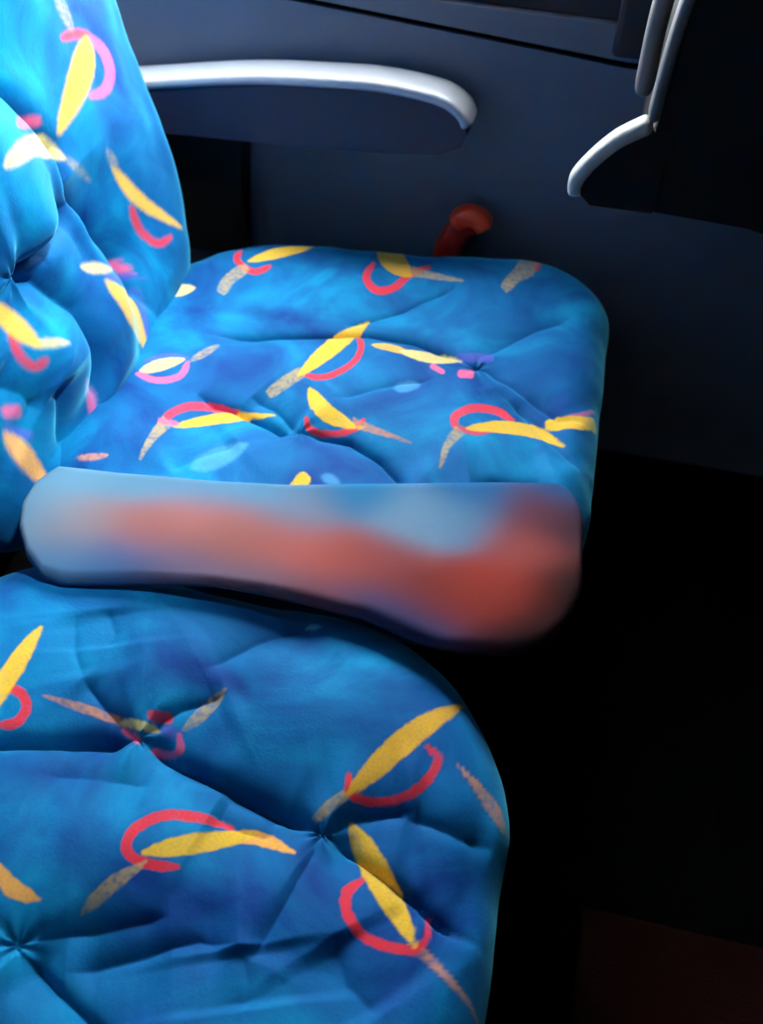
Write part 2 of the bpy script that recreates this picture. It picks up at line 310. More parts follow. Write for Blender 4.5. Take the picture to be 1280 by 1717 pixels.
   ('red',0.9,0.0011,[(-673,7369),(-686,7418),(-701,7466),(-712,7498),(-715,7508),(-709,7528),(-688,7570),(-656,7623),(-618,7670),(-579,7706),(-529,7736),(-474,7761),(-418,7778),(-369,7784),(-323,7774),(-275,7759),(-223,7752),(-170,7749),(-157,7824),(-203,7867),(-249,7916),(-302,7939),(-360,7944),(-421,7931),(-485,7905),(-548,7869),(-607,7829),(-660,7787),(-708,7735),(-750,7673),(-782,7608),(-800,7532),(-789,7455),(-763,7403),(-731,7369),(-703,7337)]),
   ('red',0.8,0.0011,[(-698,7386),(-658,7360),(-617,7347),(-572,7343),(-520,7352),(-463,7378),(-402,7424),(-339,7484),(-276,7553),(-219,7636),(-230,7672),(-299,7622),(-365,7558),(-426,7498),(-481,7454),(-529,7431),(-569,7424),(-609,7427),(-650,7430),(-695,7420)]),
   ('tan',0.85,0.0011,[(-727,7421),(-742,7358),(-758,7293),(-773,7222),(-786,7147),(-792,7072),(-791,6994),(-786,6915),(-780,6841),(-777,6776),(-752,6773),(-744,6837),(-737,6906),(-730,6974),(-720,7039),(-705,7098),(-685,7154),(-661,7212),(-635,7272),(-610,7338)]),
   ('yellow',0.95,0.0011,[(-611,7409),(-548,7415),(-487,7431),(-427,7450),(-368,7470),(-310,7489),(-251,7505),(-189,7522),(-126,7539),(-63,7558),(-1,7575),(58,7584),(114,7585),(170,7590),(227,7615),(285,7578),(344,7563),(404,7550),(410,7568),(360,7616),(309,7669),(256,7732),(200,7790),(139,7838),(73,7881),(5,7891),(-65,7821),(-135,7787),(-203,7755),(-269,7721),(-333,7685),(-395,7642),(-454,7596),(-510,7546),(-564,7493),(-616,7431)]),
   ('pink',0.5,0.0011,[(370,8062),(406,8060),(440,8066),(474,8077),(508,8095),(543,8124),(579,8169),(618,8234),(658,8328),(694,8395),(691,8437),(651,8393),(610,8316),(572,8254),(535,8205),(500,8170),(465,8144),(430,8125),(397,8107),(365,8084)]),
   ('yellow',0.95,0.0011,[(175,7828),(241,7803),(300,7808),(356,7827),(409,7845),(461,7860),(517,7879),(579,7923),(650,8019),(723,8094),(741,8228),(684,8286),(612,8194),(541,8136),(470,8113),(399,8097),(331,8077),(268,8067),(208,8030),(154,7940)]),
   ('yellow',0.95,0.0011,[(-1995,6029),(-1970,6066),(-1964,6110),(-1962,6152),(-1959,6189),(-1953,6222),(-1946,6253),(-1935,6285),(-1928,6324),(-1939,6378),(-2021,6440),(-2054,6420),(-2069,6387),(-2081,6348),(-2092,6304),(-2100,6256),(-2104,6206),(-2105,6157),(-2101,6109),(-2079,6056)]),
   ('pale',0.38,0.004,[(-3086,6226),(-3001,6203),(-2937,6215),(-2882,6242),(-2832,6284),(-2786,6338),(-2747,6407),(-2714,6490),(-2680,6565),(-2666,6677),(-2688,6709),(-2764,6685),(-2842,6674),(-2909,6645),(-2962,6598),(-3007,6548),(-3046,6495),(-3081,6440),(-3111,6378),(-3108,6261)]),
   ('pale',0.35,0.003,[(-1459,7874),(-1416,7841),(-1381,7834),(-1348,7837),(-1318,7848),(-1290,7867),(-1265,7893),(-1241,7927),(-1219,7971),(-1203,8040),(-1212,8079),(-1252,8105),(-1286,8098),(-1318,8086),(-1348,8071),(-1377,8053),(-1405,8031),(-1431,8006),(-1455,7977),(-1467,7903)]),  # fabric highlight painted in as ink
   ('pale',0.35,0.003,[(-1844,6421),(-1823,6382),(-1802,6360),(-1781,6346),(-1760,6337),(-1740,6334),(-1719,6336),(-1698,6343),(-1678,6355),(-1657,6378),(-1657,6396),(-1678,6428),(-1699,6451),(-1720,6468),(-1741,6481),(-1762,6488),(-1783,6488),(-1803,6482),(-1824,6469),(-1844,6439)]),
   ('rust',0.8,0.0011,[(-4206,6073),(-4156,6060),(-4113,6057),(-4073,6059),(-4036,6065),(-4003,6076),(-3972,6092),(-3945,6113),(-3921,6138),(-3902,6171),(-3909,6182),(-3949,6182),(-3987,6177),(-4024,6171),(-4060,6164),(-4095,6154),(-4128,6142),(-4159,6127),(-4189,6109),(-4213,6084)]),
  ],
 },
 'near_cushion': {
  'creases': [
   (0.02,0.006,[(-0.3636,0.3069),(-0.338,0.3129),(-0.2975,0.3265),(-0.2467,0.344)]),
   (0.022,0.006,[(-0.2467,0.344),(-0.2058,0.3291),(-0.1562,0.3165),(-0.1183,0.3073),(-0.0911,0.3021)]),
   (0.005,0.004,[(-0.2471,0.345),(-0.2803,0.3604),(-0.3054,0.3773)]),
   (0.003,0.006,[(-0.3054,0.3773),(-0.3233,0.4005),(-0.3363,0.4302)]),
   (0.003,0.006,[(-0.2992,0.4067),(-0.2991,0.4231),(-0.3135,0.4431)]),
   (0.006,0.005,[(-0.2456,0.347),(-0.2228,0.3723),(-0.1912,0.3902)]),
   (0.009,0.006,[(-0.0915,0.3034),(-0.0697,0.3185),(-0.0299,0.3331)]),
   (0.015,0.005,[(-0.0888,0.3014),(-0.0632,0.2919),(-0.0263,0.2745),(0.0048,0.2613),(0.0281,0.2546)]),
   (0.007,0.006,[(-0.0371,0.3263),(0.002,0.3249),(0.0308,0.3253)]),
   (0.012,0.005,[(-0.2516,0.1765),(-0.225,0.1631),(-0.1863,0.146),(-0.1672,0.1365)]),
   (0.006,0.007,[(-0.2596,0.1802),(-0.2217,0.1971),(-0.1712,0.2198)]),
   (0.006,0.007,[(-0.09,0.2979),(-0.1,0.2464),(-0.1106,0.2052)]),
   (0.01,0.012,[(-0.2219,0.1727),(-0.19,0.1886),(-0.1475,0.2102),(-0.1207,0.212)]),
   (0.006,0.01,[(-0.1207,0.212),(-0.108,0.1914),(-0.1061,0.1745)]),
   (0.007,0.008,[(-0.2166,0.4065),(-0.1849,0.4437),(-0.1424,0.4793)]),
   (0.005,0.01,[(-0.3002,0.2948),(-0.2582,0.3024),(-0.2186,0.3049)]),
   (0.005,0.01,[(-0.1714,0.2975),(-0.1471,0.2898),(-0.1221,0.2917)]),
   (0.006,0.01,[(-0.0642,0.2322),(-0.0498,0.2064),(-0.0239,0.1922)]),
  ],
  'tufts': [
   (0.016,0.014,(-0.2467,0.344)),
   (0.018,0.014,(-0.091,0.3017)),
   (0.012,0.014,(-0.2567,0.1801)),
  ],
  'bumps': [
  ],
  'prints': [
   ('red',0.95,0.0011,[(-3597,3525),(-3559,3514),(-3518,3503),(-3485,3497),(-3461,3492),(-3443,3481),(-3423,3465),(-3406,3445),(-3395,3426),(-3390,3408),(-3390,3383),(-3395,3354),(-3405,3329),(-3416,3313),(-3433,3303),(-3457,3293),(-3485,3277),(-3508,3256),(-3494,3227),(-3463,3230),(-3427,3230),(-3391,3238),(-3358,3258),(-3335,3287),(-3320,3323),(-3312,3362),(-3311,3404),(-3322,3443),(-3343,3481),(-3371,3514),(-3405,3542),(-3445,3564),(-3489,3577),(-3531,3578),(-3569,3570),(-3604,3562)]),
   ('yellow',0.95,0.0011,[(-3590,3182),(-3563,3289),(-3546,3398),(-3527,3500),(-3516,3603),(-3509,3703),(-3509,3802),(-3517,3905),(-3531,4012),(-3559,4127),(-3579,4134),(-3617,4043),(-3642,3950),(-3662,3856),(-3674,3756),(-3678,3649),(-3673,3535),(-3657,3415),(-3635,3295),(-3603,3182)]),
   ('rust',0.9,0.0011,[(-3279,3545),(-3204,3535),(-3134,3530),(-3064,3526),(-2993,3522),(-2920,3518),(-2848,3517),(-2777,3520),(-2709,3531),(-2634,3533),(-2619,3562),(-2707,3588),(-2789,3601),(-2857,3596),(-2928,3593),(-3001,3591),(-3071,3584),(-3138,3573),(-3208,3566),(-3281,3560)]),
   ('red',0.8,0.0011,[(-2450,3587),(-2426,3574),(-2409,3579),(-2391,3586),(-2372,3593),(-2354,3599),(-2335,3605),(-2309,3600),(-2284,3599),(-2263,3613),(-2277,3675),(-2296,3680),(-2315,3677),(-2334,3671),(-2354,3666),(-2374,3661),(-2394,3657),(-2415,3655),(-2439,3654),(-2461,3642)]),
   ('tan',0.8,0.0011,[(-2155,3558),(-2103,3579),(-2063,3609),(-2028,3645),(-1999,3687),(-1976,3735),(-1959,3788),(-1944,3837),(-1932,3887),(-1927,3941),(-1938,3947),(-1981,3915),(-2020,3887),(-2053,3853),(-2083,3817),(-2107,3773),(-2125,3720),(-2143,3671),(-2160,3621),(-2166,3566)]),
   ('violet',0.6,0.0011,[(-2335,3528),(-2313,3508),(-2292,3502),(-2270,3499),(-2249,3495),(-2227,3491),(-2205,3487),(-2183,3482),(-2159,3478),(-2134,3483),(-2129,3534),(-2151,3555),(-2174,3564),(-2196,3569),(-2218,3573),(-2240,3577),(-2262,3582),(-2286,3588),(-2311,3594),(-2337,3588)]),
   ('pink',0.9,0.0011,[(-2645,3503),(-2629,3484),(-2611,3474),(-2591,3466),(-2570,3455),(-2546,3441),(-2526,3433),(-2490,3401),(-2452,3371),(-2447,3398),(-2443,3425),(-2471,3461),(-2476,3453),(-2503,3471),(-2527,3486),(-2550,3499),(-2571,3509),(-2591,3518),(-2613,3526),(-2641,3529)]),
   ('pink',0.85,0.0011,[(-2350,3383),(-2337,3378),(-2322,3370),(-2312,3375),(-2299,3383),(-2277,3382),(-2254,3382),(-2228,3380),(-2198,3377),(-2166,3375),(-2136,3376),(-2110,3386),(-2098,3407),(-2100,3433),(-2109,3461),(-2123,3490),(-2142,3517),(-2159,3543),(-2187,3540),(-2185,3514),(-2181,3486),(-2174,3461),(-2168,3440),(-2166,3427),(-2168,3423),(-2175,3421),(-2190,3419),(-2211,3418),(-2234,3419),(-2256,3420),(-2273,3420),(-2287,3422),(-2302,3425),(-2319,3426),(-2337,3423),(-2355,3417)]),
   ('cream',0.95,0.0011,[(-2681,3550),(-2638,3534),(-2594,3523),(-2549,3510),(-2501,3492),(-2469,3495),(-2436,3500),(-2408,3517),(-2366,3518),(-2323,3522),(-2323,3532),(-2371,3565),(-2400,3563),(-2429,3557),(-2471,3565),(-2511,3564),(-2550,3561),(-2596,3564),(-2640,3565),(-2682,3556)]),
   ('tan',0.9,0.0011,[(-966,3081),(-933,3112),(-908,3138),(-885,3166),(-862,3195),(-838,3222),(-812,3249),(-785,3277),(-759,3309),(-740,3347),(-775,3377),(-813,3355),(-843,3329),(-873,3304),(-903,3279),(-931,3250),(-955,3215),(-976,3177),(-996,3143),(-1009,3113)]),
   ('red',0.95,0.0011,[(-844,3465),(-844,3409),(-841,3348),(-809,3296),(-752,3275),(-685,3276),(-608,3292),(-514,3322),(-418,3361),(-338,3392),(-277,3471),(-230,3547),(-198,3619),(-180,3695),(-184,3768),(-225,3816),(-282,3825),(-334,3829),(-344,3794),(-298,3772),(-261,3753),(-250,3736),(-249,3698),(-263,3640),(-289,3575),(-330,3500),(-384,3440),(-451,3413),(-537,3377),(-620,3348),(-681,3334),(-731,3335),(-764,3348),(-782,3369),(-796,3413),(-812,3467)]),
   ('gold',0.95,0.0011,[(-801,3287),(-697,3382),(-609,3490),(-527,3597),(-448,3694),(-375,3811),(-303,3931),(-231,4060),(-162,4208),(-100,4401),(-117,4417),(-230,4275),(-332,4162),(-428,4053),(-518,3937),(-600,3820),(-673,3696),(-734,3564),(-785,3430),(-819,3297)]),
   ('red',0.95,0.0011,[(-1532,2934),(-1649,2953),(-1748,2937),(-1859,2927),(-1965,2899),(-2055,2855),(-2124,2790),(-2171,2717),(-2195,2645),(-2195,2571),(-2168,2505),(-2115,2461),(-2052,2438),(-1982,2434),(-1906,2440),(-1842,2449),(-1793,2470),(-1750,2494),(-1760,2523),(-1810,2516),(-1860,2511),(-1921,2507),(-1990,2503),(-2044,2506),(-2084,2521),(-2110,2541),(-2120,2569),(-2119,2616),(-2102,2669),(-2063,2729),(-2005,2780),(-1928,2816),(-1834,2841),(-1735,2857),(-1641,2888),(-1529,2895)]),
   ('tan',0.85,0.0011,[(-2262,2063),(-2219,2104),(-2183,2146),(-2150,2187),(-2119,2229),(-2088,2271),(-2057,2317),(-2027,2367),(-1998,2421),(-1974,2480),(-1985,2488),(-2038,2452),(-2085,2412),(-2131,2370),(-2173,2325),(-2208,2277),(-2235,2226),(-2254,2174),(-2267,2121),(-2272,2066)]),
   ('orange',0.95,0.0011,[(-1621,2788),(-1552,2786),(-1489,2799),(-1429,2815),(-1373,2828),(-1318,2837),(-1252,2824),(-1186,2815),(-1116,2805),(-1047,2806),(-1047,2819),(-1116,2866),(-1185,2902),(-1257,2934),(-1331,2951),(-1401,2944),(-1468,2925),(-1528,2895),(-1579,2852),(-1626,2801)]),
   ('yellow',0.95,0.0011,[(-2026,2521),(-1937,2526),(-1856,2545),(-1782,2574),(-1713,2615),(-1644,2663),(-1572,2713),(-1499,2768),(-1428,2832),(-1363,2912),(-1370,2928),(-1467,2913),(-1556,2883),(-1641,2847),(-1713,2793),(-1786,2746),(-1856,2701),(-1920,2652),(-1983,2601),(-2035,2536)]),
   ('red',0.95,0.0011,[(-556,2788),(-600,2749),(-647,2706),(-672,2638),(-668,2565),(-647,2502),(-612,2446),(-564,2394),(-506,2363),(-436,2335),(-357,2319),(-279,2316),(-204,2321),(-126,2336),(-54,2377),(-16,2451),(-13,2537),(-12,2649),(-44,2656),(-60,2532),(-76,2461),(-97,2424),(-142,2402),(-209,2390),(-277,2387),(-348,2390),(-415,2401),(-469,2420),(-518,2450),(-559,2497),(-585,2541),(-600,2586),(-602,2624),(-591,2659),(-564,2706),(-532,2760)]),
   ('rust',0.8,0.0011,[(-88,2347),(-41,2327),(5,2307),(50,2282),(96,2253),(143,2225),(191,2199),(242,2174),(294,2156),(344,2119),(357,2130),(314,2179),(267,2208),(221,2237),(176,2268),(131,2302),(88,2339),(45,2370),(3,2398),(-40,2425)]),
   ('yellow',0.95,0.0011,[(-751,3156),(-722,3054),(-681,2984),(-632,2915),(-562,2792),(-487,2699),(-403,2608),(-315,2534),(-221,2452),(-121,2384),(-105,2400),(-154,2515),(-217,2642),(-287,2773),(-353,2844),(-420,2918),(-487,2992),(-558,3060),(-635,3121),(-733,3171)]),
   ('tan',0.8,0.0011,[(-749,3160),(-747,3130),(-737,3099),(-727,3076),(-716,3058),(-702,3041),(-686,3024),(-668,3007),(-648,2989),(-624,2972),(-617,2974),(-621,2998),(-628,3022),(-638,3045),(-649,3067),(-662,3088),(-677,3107),(-695,3127),(-716,3150),(-743,3164)]),
   ('rust',0.9,0.0011,[(-70,3760),(-22,3712),(27,3668),(75,3629),(120,3593),(162,3559),(202,3525),(242,3488),(285,3455),(328,3407),(380,3447),(348,3513),(315,3579),(277,3639),(231,3670),(179,3693),(121,3711),(62,3729),(1,3751),(-59,3778)]),
   ('orange',0.9,0.0011,[(-2976,2221),(-2929,2164),(-2877,2117),(-2821,2076),(-2762,2044),(-2704,2025),(-2655,2025),(-2613,2036),(-2574,2050),(-2533,2067),(-2534,2080),(-2579,2103),(-2622,2115),(-2658,2125),(-2691,2134),(-2727,2147),(-2773,2167),(-2831,2193),(-2896,2218),(-2969,2233)]),
   ('pale',0.8,0.0011,[(-2922,4774),(-2859,4772),(-2803,4785),(-2752,4807),(-2704,4838),(-2660,4877),(-2624,4934),(-2609,5032),(-2572,5093),(-2517,5122),(-2519,5130),(-2583,5126),(-2645,5117),(-2706,5107),(-2766,5093),(-2820,5070),(-2835,4975),(-2861,4903),(-2895,4847),(-2929,4788)]),  # bright cushion edge, a highlight painted into the print
   ('pale',0.8,0.0011,[(-2356,5066),(-2300,4995),(-2270,4979),(-2249,4982),(-2234,5002),(-2231,5048),(-2220,5079),(-2202,5095),(-2184,5110),(-2167,5130),(-2170,5138),(-2196,5147),(-2221,5150),(-2245,5151),(-2268,5150),(-2291,5147),(-2312,5140),(-2332,5130),(-2351,5115),(-2364,5087)]),  # second painted highlight along the cushion edge
   ('pink',0.8,0.0011,[(-2139,5164),(-2123,5155),(-2108,5151),(-2094,5150),(-2080,5151),(-2066,5154),(-2053,5158),(-2041,5164),(-2029,5172),(-2017,5183),(-2018,5188),(-2034,5195),(-2049,5199),(-2063,5201),(-2078,5201),(-2091,5200),(-2105,5196),(-2117,5191),(-2130,5183),(-2141,5170)]),
   ('pale',0.7,0.0011,[(-1516,4748),(-1497,4740),(-1478,4728),(-1459,4720),(-1442,4716),(-1427,4716),(-1413,4720),(-1399,4726),(-1387,4736),(-1377,4755),(-1381,4767),(-1400,4778),(-1418,4784),(-1436,4790),(-1452,4792),(-1467,4791),(-1482,4787),(-1495,4780),(-1508,4771),(-1518,4754)]),
   ('red',0.95,0.0011,[(-1251,1246),(-1236,1269),(-1222,1294),(-1215,1318),(-1208,1338),(-1198,1356),(-1180,1372),(-1152,1390),(-1116,1408),(-1075,1424),(-1034,1436),(-997,1443),(-966,1444),(-937,1440),(-907,1432),(-874,1424),(-837,1418),(-800,1414),(-790,1440),(-821,1457),(-851,1476),(-885,1491),(-923,1501),(-965,1506),(-1009,1504),(-1056,1496),(-1104,1482),(-1150,1464),(-1192,1443),(-1227,1419),(-1255,1393),(-1273,1364),(-1282,1334),(-1285,1306),(-1282,1280),(-1281,1254)]),
   ('yellow',0.95,0.0011,[(-1228,1159),(-1145,1170),(-1071,1194),(-999,1222),(-930,1256),(-864,1297),(-802,1345),(-744,1397),(-689,1453),(-640,1517),(-651,1531),(-735,1508),(-812,1475),(-884,1439),(-952,1402),(-1017,1364),(-1079,1325),(-1138,1281),(-1193,1233),(-1238,1172)]),
   ('tan',0.85,0.0011,[(-1345,934),(-1311,951),(-1288,972),(-1269,995),(-1254,1019),(-1242,1045),(-1233,1072),(-1227,1101),(-1224,1131),(-1228,1164),(-1238,1168),(-1267,1147),(-1290,1125),(-1310,1101),(-1327,1077),(-1341,1052),(-1352,1026),(-1359,998),(-1362,970),(-1355,938)]),
   ('red',0.9,0.0011,[(-3336,-264),(-3335,-199),(-3333,-148),(-3363,-101),(-3406,-68),(-3454,-65),(-3500,-79),(-3525,-105),(-3558,-136),(-3579,-123),(-3564,-74),(-3525,-35),(-3459,-16),(-3387,-22),(-3326,-68),(-3285,-134),(-3285,-205),(-3311,-269)]),
   ('tan',0.9,0.0011,[(-2987,-321),(-3029,-338),(-3072,-339),(-3114,-339),(-3154,-338),(-3192,-336),(-3227,-333),(-3260,-330),(-3293,-310),(-3290,-275),(-3255,-261),(-3221,-264),(-3187,-266),(-3152,-268),(-3113,-269),(-3072,-269),(-3029,-268),(-2987,-286)]),
   ('yellow',0.9,0.0011,[(-3271,-299),(-3336,-308),(-3396,-304),(-3458,-292),(-3522,-268),(-3587,-231),(-3650,-186),(-3710,-135),(-3766,-78),(-3759,-67),(-3682,-86),(-3608,-113),(-3539,-141),(-3477,-168),(-3422,-191),(-3369,-214),(-3317,-243),(-3267,-286)]),
   ('red',0.9,0.0011,[(-2596,1176),(-2580,1113),(-2568,1063),(-2527,1026),(-2477,1005),(-2430,1015),(-2388,1041),(-2372,1073),(-2348,1112),(-2324,1105),(-2326,1054),(-2353,1005),(-2411,969),(-2482,956),(-2553,984),(-2611,1037),(-2630,1105),(-2621,1174)]),
   ('tan',0.9,0.0011,[(-2947,1137),(-2912,1165),(-2871,1176),(-2830,1188),(-2791,1198),(-2755,1206),(-2720,1213),(-2687,1219),(-2650,1209),(-2643,1174),(-2674,1150),(-2707,1144),(-2740,1138),(-2775,1130),(-2812,1120),(-2852,1109),(-2893,1097),(-2938,1103)]),
   ('yellow',0.9,0.0011,[(-2668,1191),(-2608,1217),(-2549,1230),(-2487,1235),(-2418,1229),(-2346,1211),(-2273,1184),(-2201,1151),(-2132,1111),(-2136,1098),(-2215,1096),(-2294,1103),(-2368,1112),(-2435,1120),(-2494,1128),(-2551,1136),(-2609,1150),(-2668,1178)]),
   ('red',0.9,0.0011,[(-3931,1304),(-3882,1262),(-3844,1228),(-3788,1222),(-3736,1234),(-3703,1269),(-3684,1313),(-3689,1349),(-3692,1395),(-3668,1403),(-3640,1360),(-3635,1305),(-3661,1241),(-3711,1190),(-3786,1172),(-3863,1182),(-3918,1227),(-3951,1288)]),
   ('tan',0.9,0.0011,[(-4196,1070),(-4183,1114),(-4157,1147),(-4130,1179),(-4104,1210),(-4078,1238),(-4054,1263),(-4031,1288),(-3994,1300),(-3969,1276),(-3980,1239),(-4004,1215),(-4027,1190),(-4051,1164),(-4076,1134),(-4102,1102),(-4129,1070),(-4169,1048)]),
   ('yellow',0.9,0.0011,[(-3999,1276),(-3965,1331),(-3925,1376),(-3876,1416),(-3816,1450),(-3747,1477),(-3672,1497),(-3594,1511),(-3515,1518),(-3510,1506),(-3574,1458),(-3642,1418),(-3708,1383),(-3767,1352),(-3820,1324),(-3872,1298),(-3927,1275),(-3992,1265)]),
   ('red',0.9,0.0011,[(37,-204),(69,-147),(95,-103),(91,-48),(69,2),(28,27),(-19,37),(-53,26),(-97,14),(-110,36),(-73,72),(-20,87),(47,73),(107,34),(139,-36),(144,-114),(110,-176),(56,-220)]),
   ('tan',0.9,0.0011,[(318,-419),(272,-415),(235,-395),(198,-375),(163,-355),(130,-336),(101,-317),(72,-298),(53,-265),(72,-235),(110,-239),(139,-258),(167,-276),(198,-295),(232,-314),(268,-333),(305,-353),(334,-388)]),
   ('yellow',0.9,0.0011,[(78,-265),(17,-242),(-34,-211),(-83,-170),(-128,-119),(-167,-56),(-202,14),(-231,88),(-253,164),(-241,171),(-182,118),(-130,58),(-83,1),(-41,-52),(-3,-99),(32,-144),(65,-194),(87,-256)]),
   ('red',0.9,0.0011,[(-4166,2836),(-4216,2794),(-4255,2761),(-4270,2708),(-4267,2654),(-4237,2616),(-4197,2590),(-4161,2589),(-4115,2584),(-4111,2560),(-4158,2539),(-4213,2543),(-4271,2579),(-4314,2637),(-4320,2713),(-4297,2788),(-4244,2835),(-4178,2857)]),
   ('tan',0.9,0.0011,[(-4354,3135),(-4313,3115),(-4285,3083),(-4257,3052),(-4231,3021),(-4208,2991),(-4186,2963),(-4166,2936),(-4160,2898),(-4188,2877),(-4222,2894),(-4242,2921),(-4263,2948),(-4285,2976),(-4310,3006),(-4337,3037),(-4366,3068),(-4381,3111)]),
   ('yellow',0.9,0.0011,[(-4183,2907),(-4134,2865),(-4096,2817),(-4065,2763),(-4041,2698),(-4025,2626),(-4018,2548),(-4016,2469),(-4022,2390),(-4035,2387),(-4072,2458),(-4100,2531),(-4124,2602),(-4145,2666),(-4165,2723),(-4182,2778),(-4195,2836),(-4195,2901)]),
   ('red',0.9,0.0011,[(-1750,-118),(-1755,-53),(-1759,-2),(-1793,42),(-1839,70),(-1887,69),(-1932,50),(-1954,22),(-1984,-13),(-2006,-2),(-1996,48),(-1961,91),(-1897,118),(-1825,118),(-1760,79),(-1712,17),(-1705,-54),(-1725,-120)]),
   ('tan',0.9,0.0011,[(-1397,-139),(-1437,-161),(-1479,-165),(-1521,-169),(-1562,-173),(-1599,-175),(-1634,-175),(-1668,-176),(-1703,-159),(-1703,-124),(-1670,-106),(-1636,-105),(-1602,-105),(-1566,-103),(-1528,-100),(-1487,-95),(-1445,-91),(-1401,-104)]),
   ('yellow',0.9,0.0011,[(-1682,-145),(-1745,-161),(-1806,-164),(-1868,-157),(-1934,-140),(-2003,-110),(-2070,-71),(-2135,-26),(-2196,25),(-2191,37),(-2112,26),(-2036,6),(-1965,-16),(-1900,-36),(-1843,-53),(-1788,-71),(-1733,-94),(-1680,-132)]),
   ('red',0.9,0.0011,[(-4345,25),(-4346,90),(-4345,141),(-4377,187),(-4420,219),(-4468,221),(-4514,206),(-4538,179),(-4570,147),(-4592,159),(-4578,209),(-4540,249),(-4475,270),(-4403,266),(-4340,222),(-4298,156),(-4296,86),(-4320,21)]),
   ('tan',0.9,0.0011,[(-3995,-22),(-4036,-40),(-4079,-42),(-4121,-43),(-4161,-43),(-4199,-43),(-4234,-41),(-4268,-39),(-4301,-20),(-4299,15),(-4264,31),(-4230,29),(-4196,27),(-4161,27),(-4122,27),(-4081,28),(-4038,29),(-3996,13)]),
   ('yellow',0.9,0.0011,[(-4279,-8),(-4343,-18),(-4404,-17),(-4466,-6),(-4531,17),(-4596,51),(-4661,95),(-4723,144),(-4780,200),(-4774,211),(-4696,194),(-4621,169),(-4552,142),(-4489,118),(-4433,96),(-4379,74),(-4326,47),(-4276,5)]),
   ('red',0.9,0.0011,[(-4390,4095),(-4329,4116),(-4280,4132),(-4246,4176),(-4230,4228),(-4244,4274),(-4272,4313),(-4305,4327),(-4346,4347),(-4341,4372),(-4290,4374),(-4240,4351),(-4199,4296),(-4180,4226),(-4202,4153),(-4250,4092),(-4317,4068),(-4387,4070)]),
   ('tan',0.9,0.0011,[(-4323,3748),(-4354,3781),(-4369,3821),(-4384,3861),(-4397,3899),(-4408,3935),(-4417,3969),(-4426,4001),(-4419,4039),(-4385,4048),(-4359,4020),(-4350,3987),(-4341,3955),(-4330,3921),(-4318,3884),(-4303,3845),(-4289,3806),(-4290,3760)]),
   ('yellow',0.9,0.0011,[(-4400,4022),(-4431,4080),(-4448,4137),(-4458,4200),(-4457,4268),(-4445,4342),(-4424,4417),(-4397,4491),(-4362,4563),(-4349,4561),(-4341,4481),(-4341,4403),(-4344,4328),(-4348,4261),(-4350,4201),(-4354,4143),(-4363,4084),(-4387,4023)]),
   ('red',0.9,0.0011,[(-105,1039),(-170,1033),(-220,1030),(-264,995),(-292,949),(-290,901),(-272,856),(-243,835),(-209,805),(-219,782),(-270,792),(-313,827),(-339,891),(-341,962),(-301,1028),(-240,1076),(-169,1083),(-102,1064)]),
   ('tan',0.9,0.0011,[(-86,1392),(-64,1352),(-59,1310),(-54,1268),(-51,1228),(-49,1190),(-48,1155),(-47,1121),(-64,1086),(-98,1086),(-117,1119),(-118,1153),(-119,1187),(-121,1223),(-124,1261),(-128,1302),(-133,1344),(-120,1388)]),
   ('yellow',0.9,0.0011,[(-77,1107),(-62,1044),(-59,984),(-65,921),(-82,855),(-111,786),(-150,719),(-194,653),(-245,592),(-257,597),(-246,676),(-227,752),(-206,824),(-186,888),(-169,946),(-151,1001),(-128,1056),(-90,1109)]),
   ('red',0.9,0.0011,[(-799,116),(-808,180),(-815,231),(-852,272),(-899,298),(-947,293),(-991,272),(-1011,243),(-1039,206),(-1062,216),(-1055,267),(-1022,312),(-960,342),(-889,347),(-821,311),(-770,252),(-758,182),(-774,115)]),
   ('tan',0.9,0.0011,[(-446,116),(-484,92),(-526,85),(-567,78),(-607,73),(-645,68),(-680,65),(-714,63),(-749,77),(-752,112),(-719,132),(-686,135),(-652,138),(-616,142),(-578,148),(-538,154),(-496,161),(-451,151)]),
   ('yellow',0.9,0.0011,[(-730,92),(-792,73),(-852,67),(-915,69),(-982,83),(-1052,108),(-1121,143),(-1189,183),(-1253,231),(-1249,243),(-1169,237),(-1092,221),(-1019,204),(-954,188),(-895,175),(-839,160),(-783,140),(-728,105)]),
   ('red',0.9,0.0011,[(-3196,583),(-3140,616),(-3096,642),(-3072,692),(-3066,746),(-3089,788),(-3125,820),(-3160,827),(-3204,839),(-3205,864),(-3155,877),(-3101,864),(-3049,819),(-3017,755),(-3024,678),(-3058,608),(-3119,571),(-3187,559)]),
   ('tan',0.9,0.0011,[(-3059,257),(-3096,283),(-3119,319),(-3141,355),(-3162,389),(-3180,422),(-3197,454),(-3212,484),(-3212,522),(-3181,538),(-3150,516),(-3134,486),(-3119,456),(-3101,424),(-3081,391),(-3060,356),(-3037,321),(-3030,276)]),
   ('yellow',0.9,0.0011,[(-3191,510),(-3232,560),(-3261,612),(-3283,672),(-3297,739),(-3300,813),(-3295,891),(-3284,969),(-3265,1046),(-3251,1047),(-3227,971),(-3211,894),(-3199,820),(-3188,754),(-3178,694),(-3171,637),(-3167,578),(-3178,513)]),
  ],
 },
 'far_back': {
  'creases': [
   (0.05,0.01,[(-0.0713,0.0131),(-0.0354,-0.0642),(-0.0161,-0.1055),(-0.0006,-0.1513),(-0.0122,-0.1836),(0.0231,-0.2339),(0.0547,-0.299),(0.0528,-0.3618)]),
   (0.032,0.01,[(-0.1583,-0.1958),(-0.1023,-0.2022),(-0.028,-0.1894)]),
   (0.022,0.01,[(-0.1583,-0.1958),(-0.1188,-0.2202),(-0.091,-0.2689),(-0.0965,-0.3204),(-0.1176,-0.3713)]),
   (0.01,0.01,[(-0.1691,-0.2971),(-0.173,-0.336),(-0.1766,-0.3771)]),
